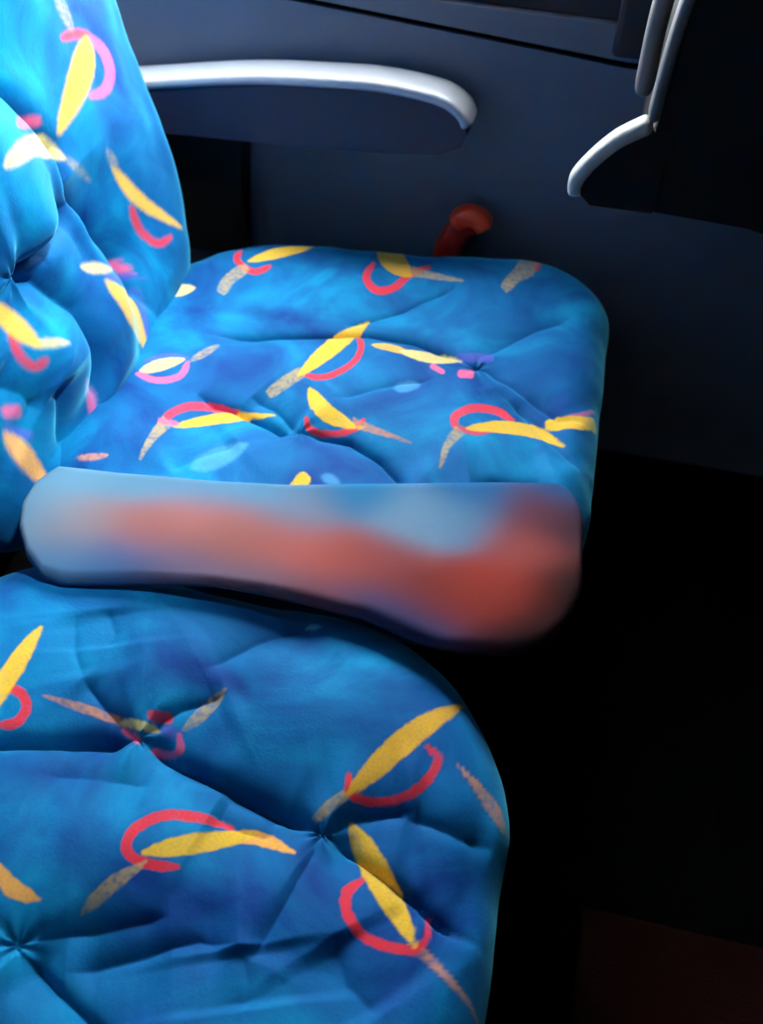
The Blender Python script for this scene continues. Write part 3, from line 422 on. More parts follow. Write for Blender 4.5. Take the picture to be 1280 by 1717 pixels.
   (0.01,0.01,[(-0.2265,-0.2553),(-0.2047,-0.2843),(-0.1964,-0.3108)]),
  ],
  'tufts': [
   (0.016,0.02,(-0.1583,-0.1958)),
  ],
  'bumps': [
   (0.042,0.11,0.09,(-0.0825,-0.1346)),
   (0.034,0.12,0.1,(-0.091,-0.2689)),
  ],
  'prints': [
   ('tan',0.6,0.0035,[(966,-368),(928,-407),(913,-447),(908,-488),(910,-531),(917,-575),(931,-622),(949,-670),(974,-720),(1011,-772),(1035,-774),(1071,-732),(1094,-687),(1110,-642),(1117,-597),(1113,-551),(1097,-505),(1072,-460),(1038,-415),(988,-370)]),
   ('red',0.9,0.0035,[(793,-749),(857,-776),(927,-790),(990,-800),(1042,-811),(1083,-823),(1119,-838),(1156,-858),(1206,-880),(1279,-895),(1329,-875),(1311,-842),(1274,-816),(1223,-790),(1159,-763),(1084,-742),(1007,-726),(932,-714),(863,-709),(798,-716)]),
   ('pink',0.8,0.0035,[(1252,-872),(1275,-923),(1299,-975),(1330,-1023),(1354,-1066),(1363,-1110),(1360,-1157),(1347,-1203),(1326,-1241),(1298,-1269),(1260,-1290),(1215,-1306),(1167,-1316),(1126,-1320),(1084,-1316),(1027,-1309),(955,-1302),(884,-1298),(876,-1336),(940,-1360),(1008,-1386),(1087,-1406),(1174,-1413),(1258,-1408),(1337,-1394),(1408,-1372),(1464,-1340),(1503,-1298),(1531,-1249),(1548,-1194),(1553,-1137),(1542,-1079),(1507,-1020),(1454,-965),(1389,-915),(1329,-867)]),
   ('yellow',0.9,0.0035,[(1222,-845),(1039,-866),(921,-905),(822,-949),(732,-998),(635,-1058),(519,-1128),(397,-1208),(276,-1295),(208,-1405),(248,-1432),(440,-1404),(619,-1360),(789,-1308),(961,-1252),(1098,-1187),(1194,-1115),(1254,-1040),(1285,-962),(1274,-866)]),
   ('yellow',0.85,0.0035,[(844,-2020),(868,-2132),(903,-2244),(947,-2360),(1010,-2485),(1103,-2617),(1217,-2751),(1342,-2883),(1491,-3021),(1662,-3164),(1693,-3163),(1591,-3004),(1473,-2852),(1360,-2710),(1260,-2580),(1177,-2462),(1108,-2352),(1042,-2242),(966,-2131),(865,-2020)]),
   ('red',0.9,0.0035,[(961,-2520),(954,-2569),(946,-2618),(947,-2672),(954,-2729),(964,-2786),(977,-2841),(991,-2893),(1007,-2944),(1026,-2992),(1050,-3037),(1082,-3077),(1128,-3110),(1185,-3131),(1244,-3143),(1301,-3147),(1355,-3145),(1410,-3146),(1405,-3108),(1345,-3087),(1286,-3069),(1236,-3060),(1199,-3053),(1174,-3045),(1153,-3030),(1130,-3003),(1107,-2966),(1088,-2924),(1072,-2879),(1059,-2836),(1051,-2794),(1047,-2749),(1043,-2699),(1038,-2645),(1024,-2588),(1007,-2532)]),
   ('tan',0.5,0.0035,[(822,-1834),(801,-1861),(799,-1892),(804,-1924),(815,-1958),(831,-1992),(851,-2027),(873,-2062),(897,-2098),(929,-2134),(943,-2136),(953,-2105),(955,-2073),(954,-2041),(949,-2009),(940,-1976),(926,-1943),(907,-1909),(882,-1874),(839,-1837)]),
   ('tan',0.5,0.0035,[(204,-1627),(197,-1666),(202,-1705),(215,-1743),(233,-1782),(291,-1834),(351,-1885),(409,-1934),(464,-1981),(520,-2025),(531,-2022),(509,-1972),(478,-1923),(442,-1873),(399,-1824),(348,-1774),(324,-1735),(295,-1697),(261,-1660),(216,-1625)]),
   ('pink',0.8,0.0035,[(-775,-984),(-722,-1016),(-619,-1051),(-504,-1087),(-418,-1114),(-24,-1231),(-8,-1238),(9,-1245),(27,-1249),(48,-1241),(54,-1186),(32,-1162),(11,-1151),(-9,-1143),(-27,-1136),(-42,-1130),(-60,-1123),(-102,-1109),(-475,-1005),(-657,-967)]),
   ('cream',0.95,0.0035,[(-1289,-1138),(-1171,-1174),(-1042,-1194),(-916,-1214),(-806,-1240),(-721,-1266),(-542,-1334),(-402,-1404),(105,-1605),(182,-1648),(208,-1639),(190,-1560),(150,-1480),(83,-1397),(47,-1340),(-703,-1106),(-968,-1057),(-1112,-1060),(-1219,-1080),(-1296,-1120)]),
   ('cream',0.8,0.0035,[(-583,-2418),(-557,-2462),(-524,-2498),(-491,-2529),(-456,-2556),(-422,-2580),(-385,-2601),(-343,-2621),(-292,-2642),(-178,-2686),(-128,-2697),(-222,-2624),(-272,-2580),(-306,-2547),(-338,-2518),(-370,-2494),(-404,-2472),(-444,-2452),(-497,-2431),(-572,-2411)]),
   ('pink',0.85,0.0035,[(-116,-2654),(-120,-2681),(-29,-2742),(99,-2818),(317,-2939),(609,-3097),(542,-3080),(682,-3164),(695,-3184),(622,-3148),(702,-3133),(708,-3106),(706,-3086),(701,-3068),(688,-3046),(667,-3020),(673,-3007),(703,-3006),(640,-2963),(692,-2987)]),
   ('violet',0.7,0.0035,[(-384,-2696),(-353,-2723),(-311,-2746),(-256,-2773),(-128,-2837),(216,-3008),(531,-3166),(743,-3272),(623,-3209),(676,-3222),(694,-3183),(687,-3167),(631,-3136),(676,-3159),(586,-3115),(175,-2913),(-121,-2768),(-252,-2703),(-308,-2679),(-356,-2667)]),
   ('violet',0.5,0.0035,[(601,-3293),(537,-3329),(567,-3411),(473,-3426),(383,-3446),(313,-3481),(245,-3523),(178,-3570),(121,-3623),(91,-3691),(136,-3716),(208,-3672),(272,-3621),(338,-3572),(412,-3530),(511,-3506),(552,-3456),(571,-3398),(611,-3355),(608,-3290)]),
   ('yellow',0.8,0.0035,[(-405,-2681),(-438,-2748),(-441,-2815),(-435,-2883),(-424,-2957),(-410,-3052),(-393,-3171),(-314,-3344),(-113,-3600),(-24,-3789),(21,-3811),(75,-3690),(156,-3584),(244,-3486),(337,-3401),(402,-3321),(-29,-3009),(-252,-2833),(-318,-2753),(-382,-2681)]),
   ('cream',0.8,0.0035,[(-1775,-2512),(-1757,-2546),(-1731,-2574),(-1701,-2601),(-1669,-2625),(-1632,-2649),(-1590,-2672),(-1546,-2693),(-1488,-2719),(-1426,-2741),(-1417,-2736),(-1453,-2694),(-1500,-2654),(-1546,-2617),(-1584,-2587),(-1618,-2564),(-1653,-2543),(-1690,-2525),(-1727,-2511),(-1769,-2505)]),
   ('red',0.8,0.0035,[(-1872,-2311),(-1897,-2343),(-1922,-2376),(-1933,-2417),(-1936,-2461),(-1940,-2503),(-1945,-2540),(-1944,-2577),(-1938,-2614),(-1928,-2650),(-1913,-2683),(-1892,-2714),(-1864,-2737),(-1832,-2748),(-1802,-2750),(-1775,-2745),(-1751,-2734),(-1727,-2726),(-1730,-2690),(-1758,-2679),(-1787,-2671),(-1811,-2669),(-1829,-2668),(-1840,-2665),(-1847,-2659),(-1857,-2645),(-1866,-2623),(-1873,-2596),(-1877,-2568),(-1877,-2539),(-1873,-2511),(-1864,-2480),(-1851,-2446),(-1841,-2407),(-1840,-2363),(-1839,-2322)]),
   ('yellow',0.85,0.0035,[(-1896,-2000),(-1911,-2079),(-1907,-2157),(-1898,-2232),(-1887,-2302),(-1870,-2367),(-1836,-2432),(-1812,-2484),(-1782,-2534),(-1736,-2583),(-1714,-2579),(-1693,-2514),(-1681,-2456),(-1674,-2400),(-1672,-2345),(-1682,-2284),(-1707,-2216),(-1756,-2137),(-1802,-2066),(-1876,-1996)]),
   ('pink',0.8,0.0035,[(-2314,-2888),(-2306,-2915),(-2290,-2931),(-2271,-2945),(-2251,-2959),(-2228,-2975),(-2204,-2992),(-2178,-3010),(-2150,-3026),(-2117,-3028),(-2111,-2954),(-2130,-2919),(-2150,-2901),(-2169,-2888),(-2188,-2875),(-2206,-2862),(-2223,-2850),(-2240,-2838),(-2259,-2829),(-2284,-2833)]),
   ('violet',0.6,0.0035,[(-2370,-3002),(-2352,-3042),(-2329,-3075),(-2302,-3107),(-2274,-3140),(-2251,-3170),(-2236,-3194),(-2221,-3218),(-2203,-3241),(-2165,-3268),(-2135,-3236),(-2152,-3196),(-2163,-3172),(-2176,-3149),(-2193,-3124),(-2221,-3091),(-2251,-3057),(-2281,-3023),(-2312,-2991),(-2345,-2969)]),
   ('orange',0.8,0.0035,[(-2392,-3014),(-2425,-3091),(-2432,-3172),(-2429,-3252),(-2431,-3323),(-2418,-3405),(-2390,-3500),(-2352,-3605),(-2321,-3703),(-2264,-3814),(-2240,-3818),(-2220,-3720),(-2192,-3638),(-2189,-3541),(-2204,-3437),(-2225,-3337),(-2249,-3246),(-2257,-3180),(-2297,-3099),(-2367,-3015)]),
   ('pink',0.55,0.0035,[(-1286,-3238),(-1310,-3291),(-1303,-3362),(-1274,-3450),(-1275,-3517),(-1290,-3575),(-1307,-3632),(-1324,-3689),(-1347,-3741),(-1342,-3814),(-1323,-3826),(-1296,-3773),(-1265,-3723),(-1226,-3680),(-1187,-3637),(-1142,-3599),(-1101,-3557),(-1084,-3501),(-1083,-3434),(-1262,-3253)]),
   ('red',0.9,0.0011,[(-999,1150),(-953,1196),(-916,1232),(-905,1286),(-913,1340),(-945,1375),(-988,1398),(-1024,1396),(-1070,1397),(-1076,1421),(-1031,1446),(-975,1446),(-914,1415),(-867,1360),(-855,1285),(-872,1209),(-921,1158),(-985,1130)]),
   ('tan',0.9,0.0011,[(-787,868),(-829,884),(-860,913),(-890,943),(-919,971),(-945,999),(-968,1025),(-990,1050),(-1000,1088),(-974,1111),(-938,1097),(-916,1071),(-893,1046),(-869,1020),(-841,992),(-812,964),(-781,935),(-763,893)]),
   ('yellow',0.9,0.0011,[(-976,1081),(-1029,1119),(-1070,1163),(-1105,1215),(-1135,1277),(-1156,1348),(-1170,1425),(-1178,1504),(-1178,1583),(-1166,1587),(-1123,1519),(-1089,1448),(-1060,1380),(-1033,1318),(-1009,1263),(-988,1209),(-970,1152),(-965,1087)]),
   ('red',0.9,0.0011,[(-1704,-86),(-1731,-145),(-1754,-191),(-1746,-246),(-1720,-293),(-1677,-316),(-1630,-322),(-1597,-308),(-1553,-293),(-1539,-314),(-1573,-352),(-1625,-372),(-1693,-363),(-1756,-328),(-1793,-261),(-1803,-184),(-1774,-119),(-1724,-71)]),
   ('tan',0.9,0.0011,[(-1999,108),(-1954,107),(-1915,90),(-1876,73),(-1840,56),(-1806,39),(-1775,22),(-1746,5),(-1724,-26),(-1741,-57),(-1779,-56),(-1809,-40),(-1839,-24),(-1871,-7),(-1906,9),(-1943,26),(-1982,43),(-2013,76)]),
   ('yellow',0.9,0.0011,[(-1749,-28),(-1686,-46),(-1633,-74),(-1581,-110),(-1533,-159),(-1489,-219),(-1449,-286),(-1415,-357),(-1387,-432),(-1398,-439),(-1461,-390),(-1517,-335),(-1568,-281),(-1614,-232),(-1656,-188),(-1694,-145),(-1730,-98),(-1757,-38)]),
   ('red',0.9,0.0011,[(1257,3731),(1199,3701),(1153,3679),(1126,3630),(1117,3577),(1137,3533),(1171,3499),(1206,3490),(1249,3475),(1248,3450),(1198,3440),(1144,3456),(1096,3505),(1067,3571),(1079,3647),(1118,3714),(1180,3748),(1250,3755)]),
   ('tan',0.9,0.0011,[(1141,4065),(1176,4036),(1196,3999),(1216,3962),(1235,3926),(1251,3892),(1266,3860),(1279,3829),(1277,3791),(1245,3777),(1215,3801),(1201,3832),(1188,3863),(1172,3895),(1155,3930),(1135,3966),(1115,4003),(1110,4048)]),
   ('yellow',0.9,0.0011,[(1256,3804),(1295,3752),(1320,3698),(1339,3637),(1348,3569),(1346,3495),(1336,3418),(1320,3340),(1296,3264),(1283,3265),(1263,3342),(1252,3420),(1245,3494),(1238,3561),(1232,3621),(1228,3679),(1229,3738),(1243,3802)]),
   ('red',0.9,0.0011,[(-242,187),(-179,201),(-129,211),(-90,251),(-68,300),(-76,348),(-100,390),(-131,407),(-169,433),(-161,457),(-110,453),(-63,424),(-29,364),(-18,293),(-49,223),(-104,168),(-173,151),(-242,162)]),
   ('tan',0.9,0.0011,[(-217,-165),(-244,-129),(-254,-87),(-263,-46),(-272,-7),(-279,30),(-284,65),(-289,98),(-277,135),(-243,140),(-220,109),(-215,76),(-210,42),(-203,7),(-195,-31),(-186,-71),(-175,-112),(-183,-157)]),
   ('yellow',0.9,0.0011,[(-261,116),(-285,177),(-295,236),(-297,299),(-288,367),(-268,439),(-238,511),(-203,581),(-160,648),(-148,645),(-148,565),(-158,487),(-170,413),(-181,347),(-191,287),(-201,231),(-217,173),(-248,115)]),
   ('red',0.9,0.0011,[(1428,1764),(1395,1708),(1369,1665),(1372,1609),(1393,1559),(1433,1533),(1481,1522),(1515,1533),(1559,1544),(1571,1522),(1534,1487),(1480,1472),(1414,1487),(1354,1528),(1323,1598),(1320,1676),(1355,1738),(1409,1781)]),
   ('tan',0.9,0.0011,[(1151,1984),(1197,1979),(1234,1959),(1270,1938),(1305,1918),(1337,1898),(1367,1878),(1395,1859),(1413,1826),(1394,1797),(1356,1801),(1328,1820),(1299,1839),(1269,1858),(1236,1877),(1200,1897),(1163,1918),(1134,1954)]),
   ('yellow',0.9,0.0011,[(1388,1826),(1449,1803),(1500,1770),(1548,1729),(1592,1676),(1630,1613),(1663,1542),(1691,1468),(1712,1392),(1700,1385),(1642,1439),(1591,1499),(1545,1558),(1504,1611),(1467,1658),(1432,1705),(1401,1755),(1379,1817)]),
   ('red',0.9,0.0011,[(-435,2427),(-492,2459),(-535,2486),(-591,2482),(-641,2461),(-666,2420),(-677,2373),(-666,2339),(-654,2294),(-676,2282),(-712,2319),(-727,2372),(-712,2439),(-672,2499),(-603,2530),(-525,2534),(-463,2500),(-419,2446)]),
   ('tan',0.9,0.0011,[(-218,2705),(-222,2660),(-243,2623),(-263,2586),(-283,2551),(-303,2519),(-322,2489),(-341,2461),(-374,2442),(-403,2461),(-399,2500),(-380,2528),(-362,2556),(-343,2587),(-324,2620),(-304,2656),(-284,2693),(-248,2722)]),
   ('yellow',0.9,0.0011,[(-374,2467),(-397,2406),(-429,2355),(-470,2307),(-522,2263),(-585,2223),(-656,2190),(-729,2162),(-806,2140),(-813,2152),(-759,2210),(-699,2262),(-641,2308),(-588,2350),(-541,2387),(-495,2422),(-445,2454),(-383,2476)]),
   ('red',0.9,0.0011,[(1930,-123),(1891,-175),(1859,-214),(1854,-270),(1869,-322),(1905,-353),(1951,-370),(1986,-364),(2032,-359),(2041,-382),(1999,-412),(1944,-420),(1880,-396),(1826,-348),(1805,-275),(1812,-197),(1854,-140),(1914,-104)]),
   ('tan',0.9,0.0011,[(1685,131),(1729,120),(1763,95),(1797,70),(1829,45),(1858,21),(1884,-2),(1910,-25),(1924,-61),(1901,-87),(1863,-77),(1838,-55),(1813,-33),(1785,-10),(1755,14),(1722,39),(1688,64),(1664,103)]),
   ('yellow',0.9,0.0011,[(1899,-57),(1956,-88),(2002,-127),(2044,-174),(2081,-232),(2111,-300),(2134,-374),(2152,-451),(2163,-530),(2151,-535),(2100,-474),(2058,-408),(2019,-343),(1985,-285),(1955,-233),(1927,-183),(1902,-129),(1889,-65)]),
   ('red',0.9,0.0011,[(458,2934),(498,2985),(530,3024),(534,3080),(520,3132),(484,3163),(438,3181),(403,3174),(357,3169),(348,3193),(390,3223),(445,3230),(509,3206),(563,3158),(584,3085),(577,3007),(534,2950),(475,2915)]),
   ('tan',0.9,0.0011,[(703,2679),(659,2690),(625,2715),(591,2741),(559,2765),(530,2789),(504,2813),(479,2835),(465,2871),(488,2897),(525,2888),(550,2865),(576,2843),(603,2820),(634,2796),(667,2771),(701,2746),(724,2707)]),
   ('yellow',0.9,0.0011,[(489,2867),(432,2899),(386,2938),(344,2985),(308,3043),(278,3111),(255,3185),(237,3262),(227,3341),(239,3346),(289,3284),(332,3218),(370,3154),(403,3096),(434,3044),(462,2993),(486,2939),(500,2875)]),
   ('red',0.9,0.0011,[(-1473,2367),(-1426,2411),(-1388,2446),(-1376,2500),(-1382,2554),(-1414,2590),(-1456,2614),(-1491,2613),(-1537,2615),(-1543,2639),(-1497,2663),(-1442,2662),(-1382,2629),(-1336,2573),(-1326,2497),(-1344,2421),(-1395,2372),(-1460,2346)]),
   ('tan',0.9,0.0011,[(-1269,2078),(-1311,2096),(-1341,2126),(-1370,2156),(-1398,2185),(-1423,2213),(-1446,2240),(-1467,2266),(-1476,2304),(-1449,2326),(-1414,2311),(-1392,2285),(-1370,2259),(-1346,2233),(-1320,2204),(-1291,2175),(-1261,2145),(-1244,2103)]),
   ('yellow',0.9,0.0011,[(-1452,2296),(-1504,2336),(-1544,2381),(-1578,2434),(-1606,2497),(-1625,2569),(-1637,2646),(-1643,2724),(-1641,2804),(-1628,2807),(-1588,2739),(-1556,2667),(-1528,2598),(-1503,2535),(-1480,2479),(-1460,2425),(-1444,2368),(-1441,2303)]),
   ('red',0.9,0.0011,[(-2166,806),(-2230,795),(-2280,786),(-2320,747),(-2344,699),(-2338,651),(-2315,609),(-2285,590),(-2247,563),(-2256,540),(-2307,545),(-2353,576),(-2385,637),(-2393,708),(-2360,777),(-2303,830),(-2234,844),(-2166,831)]),
   ('tan',0.9,0.0011,[(-2180,1159),(-2154,1122),(-2145,1080),(-2137,1039),(-2130,999),(-2124,962),(-2120,927),(-2116,893),(-2129,857),(-2164,853),(-2185,885),(-2189,919),(-2194,952),(-2199,988),(-2206,1026),(-2214,1066),(-2223,1108),(-2214,1152)]),
   ('yellow',0.9,0.0011,[(-2145,877),(-2123,815),(-2115,756),(-2115,693),(-2126,625),(-2149,554),(-2181,483),(-2218,414),(-2263,348),(-2276,352),(-2273,432),(-2260,510),(-2246,583),(-2233,649),(-2221,708),(-2208,764),(-2191,821),(-2158,878)]),
   ('red',0.9,0.0011,[(2398,2714),(2334,2711),(2282,2709),(2238,2675),(2208,2631),(2208,2582),(2225,2537),(2253,2515),(2287,2483),(2275,2461),(2225,2473),(2183,2510),(2159,2574),(2160,2646),(2202,2710),(2265,2756),(2336,2760),(2402,2739)]),
   ('tan',0.9,0.0011,[(2430,3066),(2450,3025),(2454,2983),(2457,2941),(2459,2901),(2460,2863),(2460,2828),(2459,2794),(2441,2760),(2406,2760),(2389,2795),(2390,2828),(2390,2862),(2389,2898),(2387,2937),(2384,2978),(2381,3020),(2395,3063)]),
   ('yellow',0.9,0.0011,[(2428,2781),(2442,2717),(2443,2657),(2435,2595),(2415,2529),(2383,2462),(2342,2395),(2296,2331),(2243,2272),(2231,2278),(2245,2356),(2267,2432),(2290,2503),(2312,2566),(2331,2623),(2351,2678),(2376,2732),(2415,2784)]),
   ('red',0.9,0.0011,[(903,528),(885,590),(871,640),(828,675),(778,694),(731,682),(691,656),(675,623),(653,583),(628,589),(628,641),(654,690),(711,728),(781,744),(853,718),(913,667),(934,600),(928,530)]),
   ('tan',0.9,0.0011,[(1253,579),(1218,550),(1177,537),(1137,524),(1099,513),(1062,503),(1028,495),(995,488),(958,497),(950,531),(979,556),(1012,563),(1045,571),(1080,580),(1117,591),(1156,603),(1197,616),(1242,612)]),
   ('yellow',0.9,0.0011,[(975,515),(916,487),(858,472),(795,465),(727,469),(654,484),(580,509),(507,539),(437,577),(440,590),(519,595),(598,591),(672,584),(739,578),(799,572),(857,566),(915,554),(975,528)]),
   ('red',0.9,0.0011,[(-1904,-1223),(-1845,-1250),(-1799,-1272),(-1744,-1263),(-1697,-1237),(-1675,-1194),(-1669,-1146),(-1683,-1113),(-1699,-1070),(-1678,-1056),(-1639,-1089),(-1619,-1141),(-1627,-1209),(-1661,-1272),(-1728,-1310),(-1805,-1322),(-1870,-1293),(-1919,-1244)]),
   ('tan',0.9,0.0011,[(-2094,-1521),(-2094,-1476),(-2077,-1437),(-2061,-1398),(-2044,-1361),(-2027,-1328),(-2011,-1296),(-1995,-1266),(-1964,-1244),(-1933,-1261),(-1933,-1299),(-1949,-1329),(-1965,-1359),(-1981,-1391),(-1996,-1426),(-2013,-1464),(-2029,-1503),(-2062,-1535)]),
   ('yellow',0.9,0.0011,[(-1961,-1269),(-1944,-1206),(-1917,-1153),(-1881,-1101),(-1834,-1051),(-1775,-1006),(-1708,-966),(-1637,-931),(-1563,-902),(-1555,-913),(-1603,-977),(-1657,-1033),(-1711,-1085),(-1760,-1132),(-1803,-1174),(-1845,-1213),(-1892,-1250),(-1951,-1278)]),
   ('red',0.9,0.0011,[(-1912,3655),(-1957,3608),(-1993,3571),(-2003,3517),(-1994,3463),(-1960,3429),(-1917,3407),(-1881,3410),(-1835,3410),(-1828,3386),(-1873,3361),(-1928,3358),(-1990,3388),(-2039,3442),(-2053,3517),(-2038,3593),(-1990,3646),(-1927,3675)]),
   ('tan',0.9,0.0011,[(-2131,3932),(-2088,3917),(-2057,3888),(-2026,3860),(-1997,3832),(-1970,3805),(-1946,3780),(-1923,3755),(-1913,3718),(-1938,3694),(-1975,3707),(-1997,3732),(-2021,3757),(-2046,3782),(-2074,3809),(-2104,3837),(-2136,3865),(-2155,3906)]),
   ('yellow',0.9,0.0011,[(-1937,3724),(-1883,3687),(-1841,3644),(-1804,3593),(-1773,3532),(-1750,3461),(-1734,3385),(-1724,3306),(-1722,3227),(-1734,3223),(-1779,3289),(-1814,3359),(-1846,3427),(-1874,3488),(-1899,3543),(-1922,3596),(-1941,3652),(-1948,3717)]),
   ('red',0.9,0.0011,[(-386,3397),(-343,3446),(-309,3484),(-302,3539),(-313,3592),(-348,3625),(-393,3645),(-428,3640),(-474,3638),(-482,3661),(-439,3689),(-383,3694),(-320,3666),(-269,3615),(-252,3541),(-263,3464),(-309,3409),(-371,3377)]),
   ('tan',0.9,0.0011,[(-155,3129),(-199,3143),(-231,3170),(-264,3197),(-294,3223),(-322,3249),(-347,3274),(-371,3298),(-383,3334),(-358,3359),(-322,3347),(-298,3324),(-273,3300),(-247,3276),(-218,3250),(-187,3224),(-154,3197),(-133,3156)]),
   ('yellow',0.9,0.0011,[(-359,3329),(-414,3363),(-458,3405),(-497,3454),(-531,3514),(-557,3583),(-576,3659),(-590,3737),(-595,3816),(-583,3821),(-536,3756),(-497,3688),(-463,3622),(-432,3562),(-404,3508),(-379,3456),(-358,3401),(-348,3336)]),
   ('red',0.9,0.0011,[(-2292,2706),(-2355,2724),(-2404,2739),(-2457,2722),(-2500,2690),(-2515,2644),(-2515,2596),(-2496,2565),(-2474,2525),(-2492,2508),(-2536,2535),(-2563,2584),(-2565,2652),(-2540,2720),(-2479,2767),(-2405,2789),(-2336,2770),(-2281,2728)]),
   ('tan',0.9,0.0011,[(-2147,3027),(-2141,2982),(-2151,2941),(-2162,2901),(-2174,2862),(-2185,2826),(-2197,2793),(-2209,2761),(-2237,2735),(-2270,2747),(-2275,2785),(-2263,2817),(-2252,2849),(-2241,2883),(-2230,2920),(-2219,2959),(-2208,3000),(-2180,3036)]),
   ('yellow',0.9,0.0011,[(-2242,2759),(-2250,2695),(-2269,2637),(-2298,2581),(-2338,2525),(-2390,2473),(-2451,2423),(-2515,2378),(-2585,2340),(-2594,2349),(-2556,2419),(-2510,2483),(-2464,2542),(-2423,2595),(-2386,2642),(-2349,2687),(-2308,2730),(-2253,2766)]),
   ('red',0.9,0.0011,[(172,1261),(228,1295),(272,1321),(295,1372),(299,1426),(276,1468),(239,1499),(204,1506),(160,1517),(159,1542),(209,1556),(263,1544),(315,1499),(348,1435),(343,1359),(309,1289),(250,1250),(181,1238)]),
   ('tan',0.9,0.0011,[(314,937),(276,963),(253,998),(230,1034),(209,1068),(190,1101),(174,1132),(158,1162),(157,1200),(188,1217),(219,1195),(235,1165),(251,1135),(269,1104),(290,1071),(312,1037),(335,1001),(343,956)]),
   ('yellow',0.9,0.0011,[(179,1188),(136,1237),(106,1290),(83,1348),(69,1415),(65,1490),(69,1567),(78,1646),(96,1723),(109,1724),(135,1648),(152,1572),(166,1498),(177,1432),(188,1373),(197,1316),(201,1256),(191,1192)]),
   ('red',0.9,0.0011,[(2096,946),(2057,894),(2026,854),(2023,798),(2039,746),(2076,716),(2122,700),(2157,707),(2202,713),(2212,690),(2171,659),(2116,650),(2052,672),(1997,719),(1974,792),(1979,870),(2020,928),(2079,965)]),
   ('tan',0.9,0.0011,[(1845,1195),(1889,1185),(1924,1160),(1958,1136),(1990,1112),(2020,1089),(2047,1066),(2073,1044),(2088,1009),(2065,982),(2028,991),(2002,1012),(1976,1034),(1948,1056),(1917,1079),(1883,1103),(1849,1128),(1824,1166)]),
   ('yellow',0.9,0.0011,[(2063,1012),(2121,982),(2168,944),(2211,898),(2249,841),(2281,774),(2306,700),(2326,624),(2338,545),(2326,540),(2274,600),(2230,665),(2190,728),(2155,786),(2123,837),(2094,887),(2068,940),(2053,1004)]),
   ('red',0.9,0.0011,[(2183,3825),(2189,3890),(2194,3940),(2167,3989),(2127,4025),(2079,4031),(2032,4021),(2006,3997),(1970,3967),(1950,3982),(1968,4030),(2011,4066),(2077,4081),(2149,4070),(2206,4020),(2243,3951),(2238,3880),(2207,3818)]),
   ('tan',0.9,0.0011,[(2527,3745),(2484,3730),(2442,3733),(2400,3736),(2360,3739),(2323,3744),(2288,3749),(2254,3754),(2223,3776),(2228,3811),(2265,3823),(2298,3818),(2332,3813),(2367,3809),(2405,3806),(2447,3803),(2489,3800),(2530,3780)]),
   ('yellow',0.9,0.0011,[(2246,3786),(2181,3781),(2121,3789),(2060,3806),(1998,3834),(1936,3875),(1876,3924),(1819,3979),(1767,4040),(1774,4051),(1850,4027),(1922,3994),(1989,3961),(2049,3931),(2103,3904),(2154,3877),(2204,3845),(2250,3799)]),
   ('red',0.9,0.0011,[(-2482,-1928),(-2458,-1868),(-2438,-1820),(-2450,-1766),(-2478,-1720),(-2522,-1700),(-2570,-1697),(-2602,-1713),(-2645,-1730),(-2660,-1711),(-2629,-1670),(-2578,-1647),(-2510,-1652),(-2445,-1683),(-2403,-1747),(-2388,-1824),(-2413,-1890),(-2461,-1941)]),
   ('tan',0.9,0.0011,[(-2175,-2103),(-2220,-2105),(-2260,-2090),(-2300,-2076),(-2337,-2061),(-2372,-2046),(-2404,-2031),(-2434,-2016),(-2458,-1986),(-2443,-1954),(-2404,-1953),(-2374,-1968),(-2343,-1982),(-2310,-1996),(-2274,-2010),(-2236,-2025),(-2196,-2039),(-2163,-2070)]),
   ('yellow',0.9,0.0011,[(-2433,-1983),(-2497,-1969),(-2552,-1945),(-2605,-1911),(-2657,-1866),(-2705,-1809),(-2748,-1744),(-2787,-1676),(-2819,-1603),(-2809,-1594),(-2743,-1639),(-2684,-1691),(-2629,-1742),(-2580,-1788),(-2536,-1829),(-2495,-1870),(-2456,-1915),(-2425,-1972)]),
   ('red',0.9,0.0011,[(-2548,1860),(-2595,1815),(-2633,1780),(-2645,1726),(-2638,1672),(-2606,1636),(-2564,1613),(-2528,1614),(-2482,1612),(-2477,1588),(-2522,1564),(-2578,1565),(-2638,1597),(-2684,1653),(-2695,1728),(-2676,1804),(-2626,1854),(-2562,1881)]),
   ('tan',0.9,0.0011,[(-2754,2147),(-2712,2130),(-2682,2100),(-2652,2070),(-2624,2041),(-2599,2013),(-2576,1986),(-2554,1960),(-2546,1923),(-2572,1900),(-2608,1915),(-2630,1941),(-2652,1967),(-2676,1993),(-2702,2021),(-2731,2050),(-2761,2080),(-2779,2122)]),
   ('yellow',0.9,0.0011,[(-2569,1930),(-2518,1891),(-2478,1846),(-2443,1793),(-2415,1730),(-2395,1659),(-2383,1582),(-2376,1503),(-2378,1424),(-2390,1420),(-2431,1489),(-2464,1560),(-2492,1629),(-2517,1692),(-2540,1747),(-2560,1801),(-2577,1858),(-2581,1924)]),
   ('red',0.9,0.0011,[(2366,1777),(2403,1723),(2431,1680),(2482,1659),(2536,1656),(2577,1682),(2608,1720),(2612,1755),(2622,1800),(2647,1802),(2662,1753),(2653,1698),(2610,1644),(2548,1608),(2471,1610),(2400,1641),(2359,1699),(2343,1767)]),
   ('tan',0.9,0.0011,[(2049,1622),(2073,1660),(2107,1685),(2142,1709),(2175,1732),(2207,1752),(2237,1770),(2267,1787),(2305,1790),(2323,1760),(2302,1727),(2273,1710),(2244,1693),(2214,1673),(2182,1652),(2148,1628),(2114,1603),(2069,1593)]),
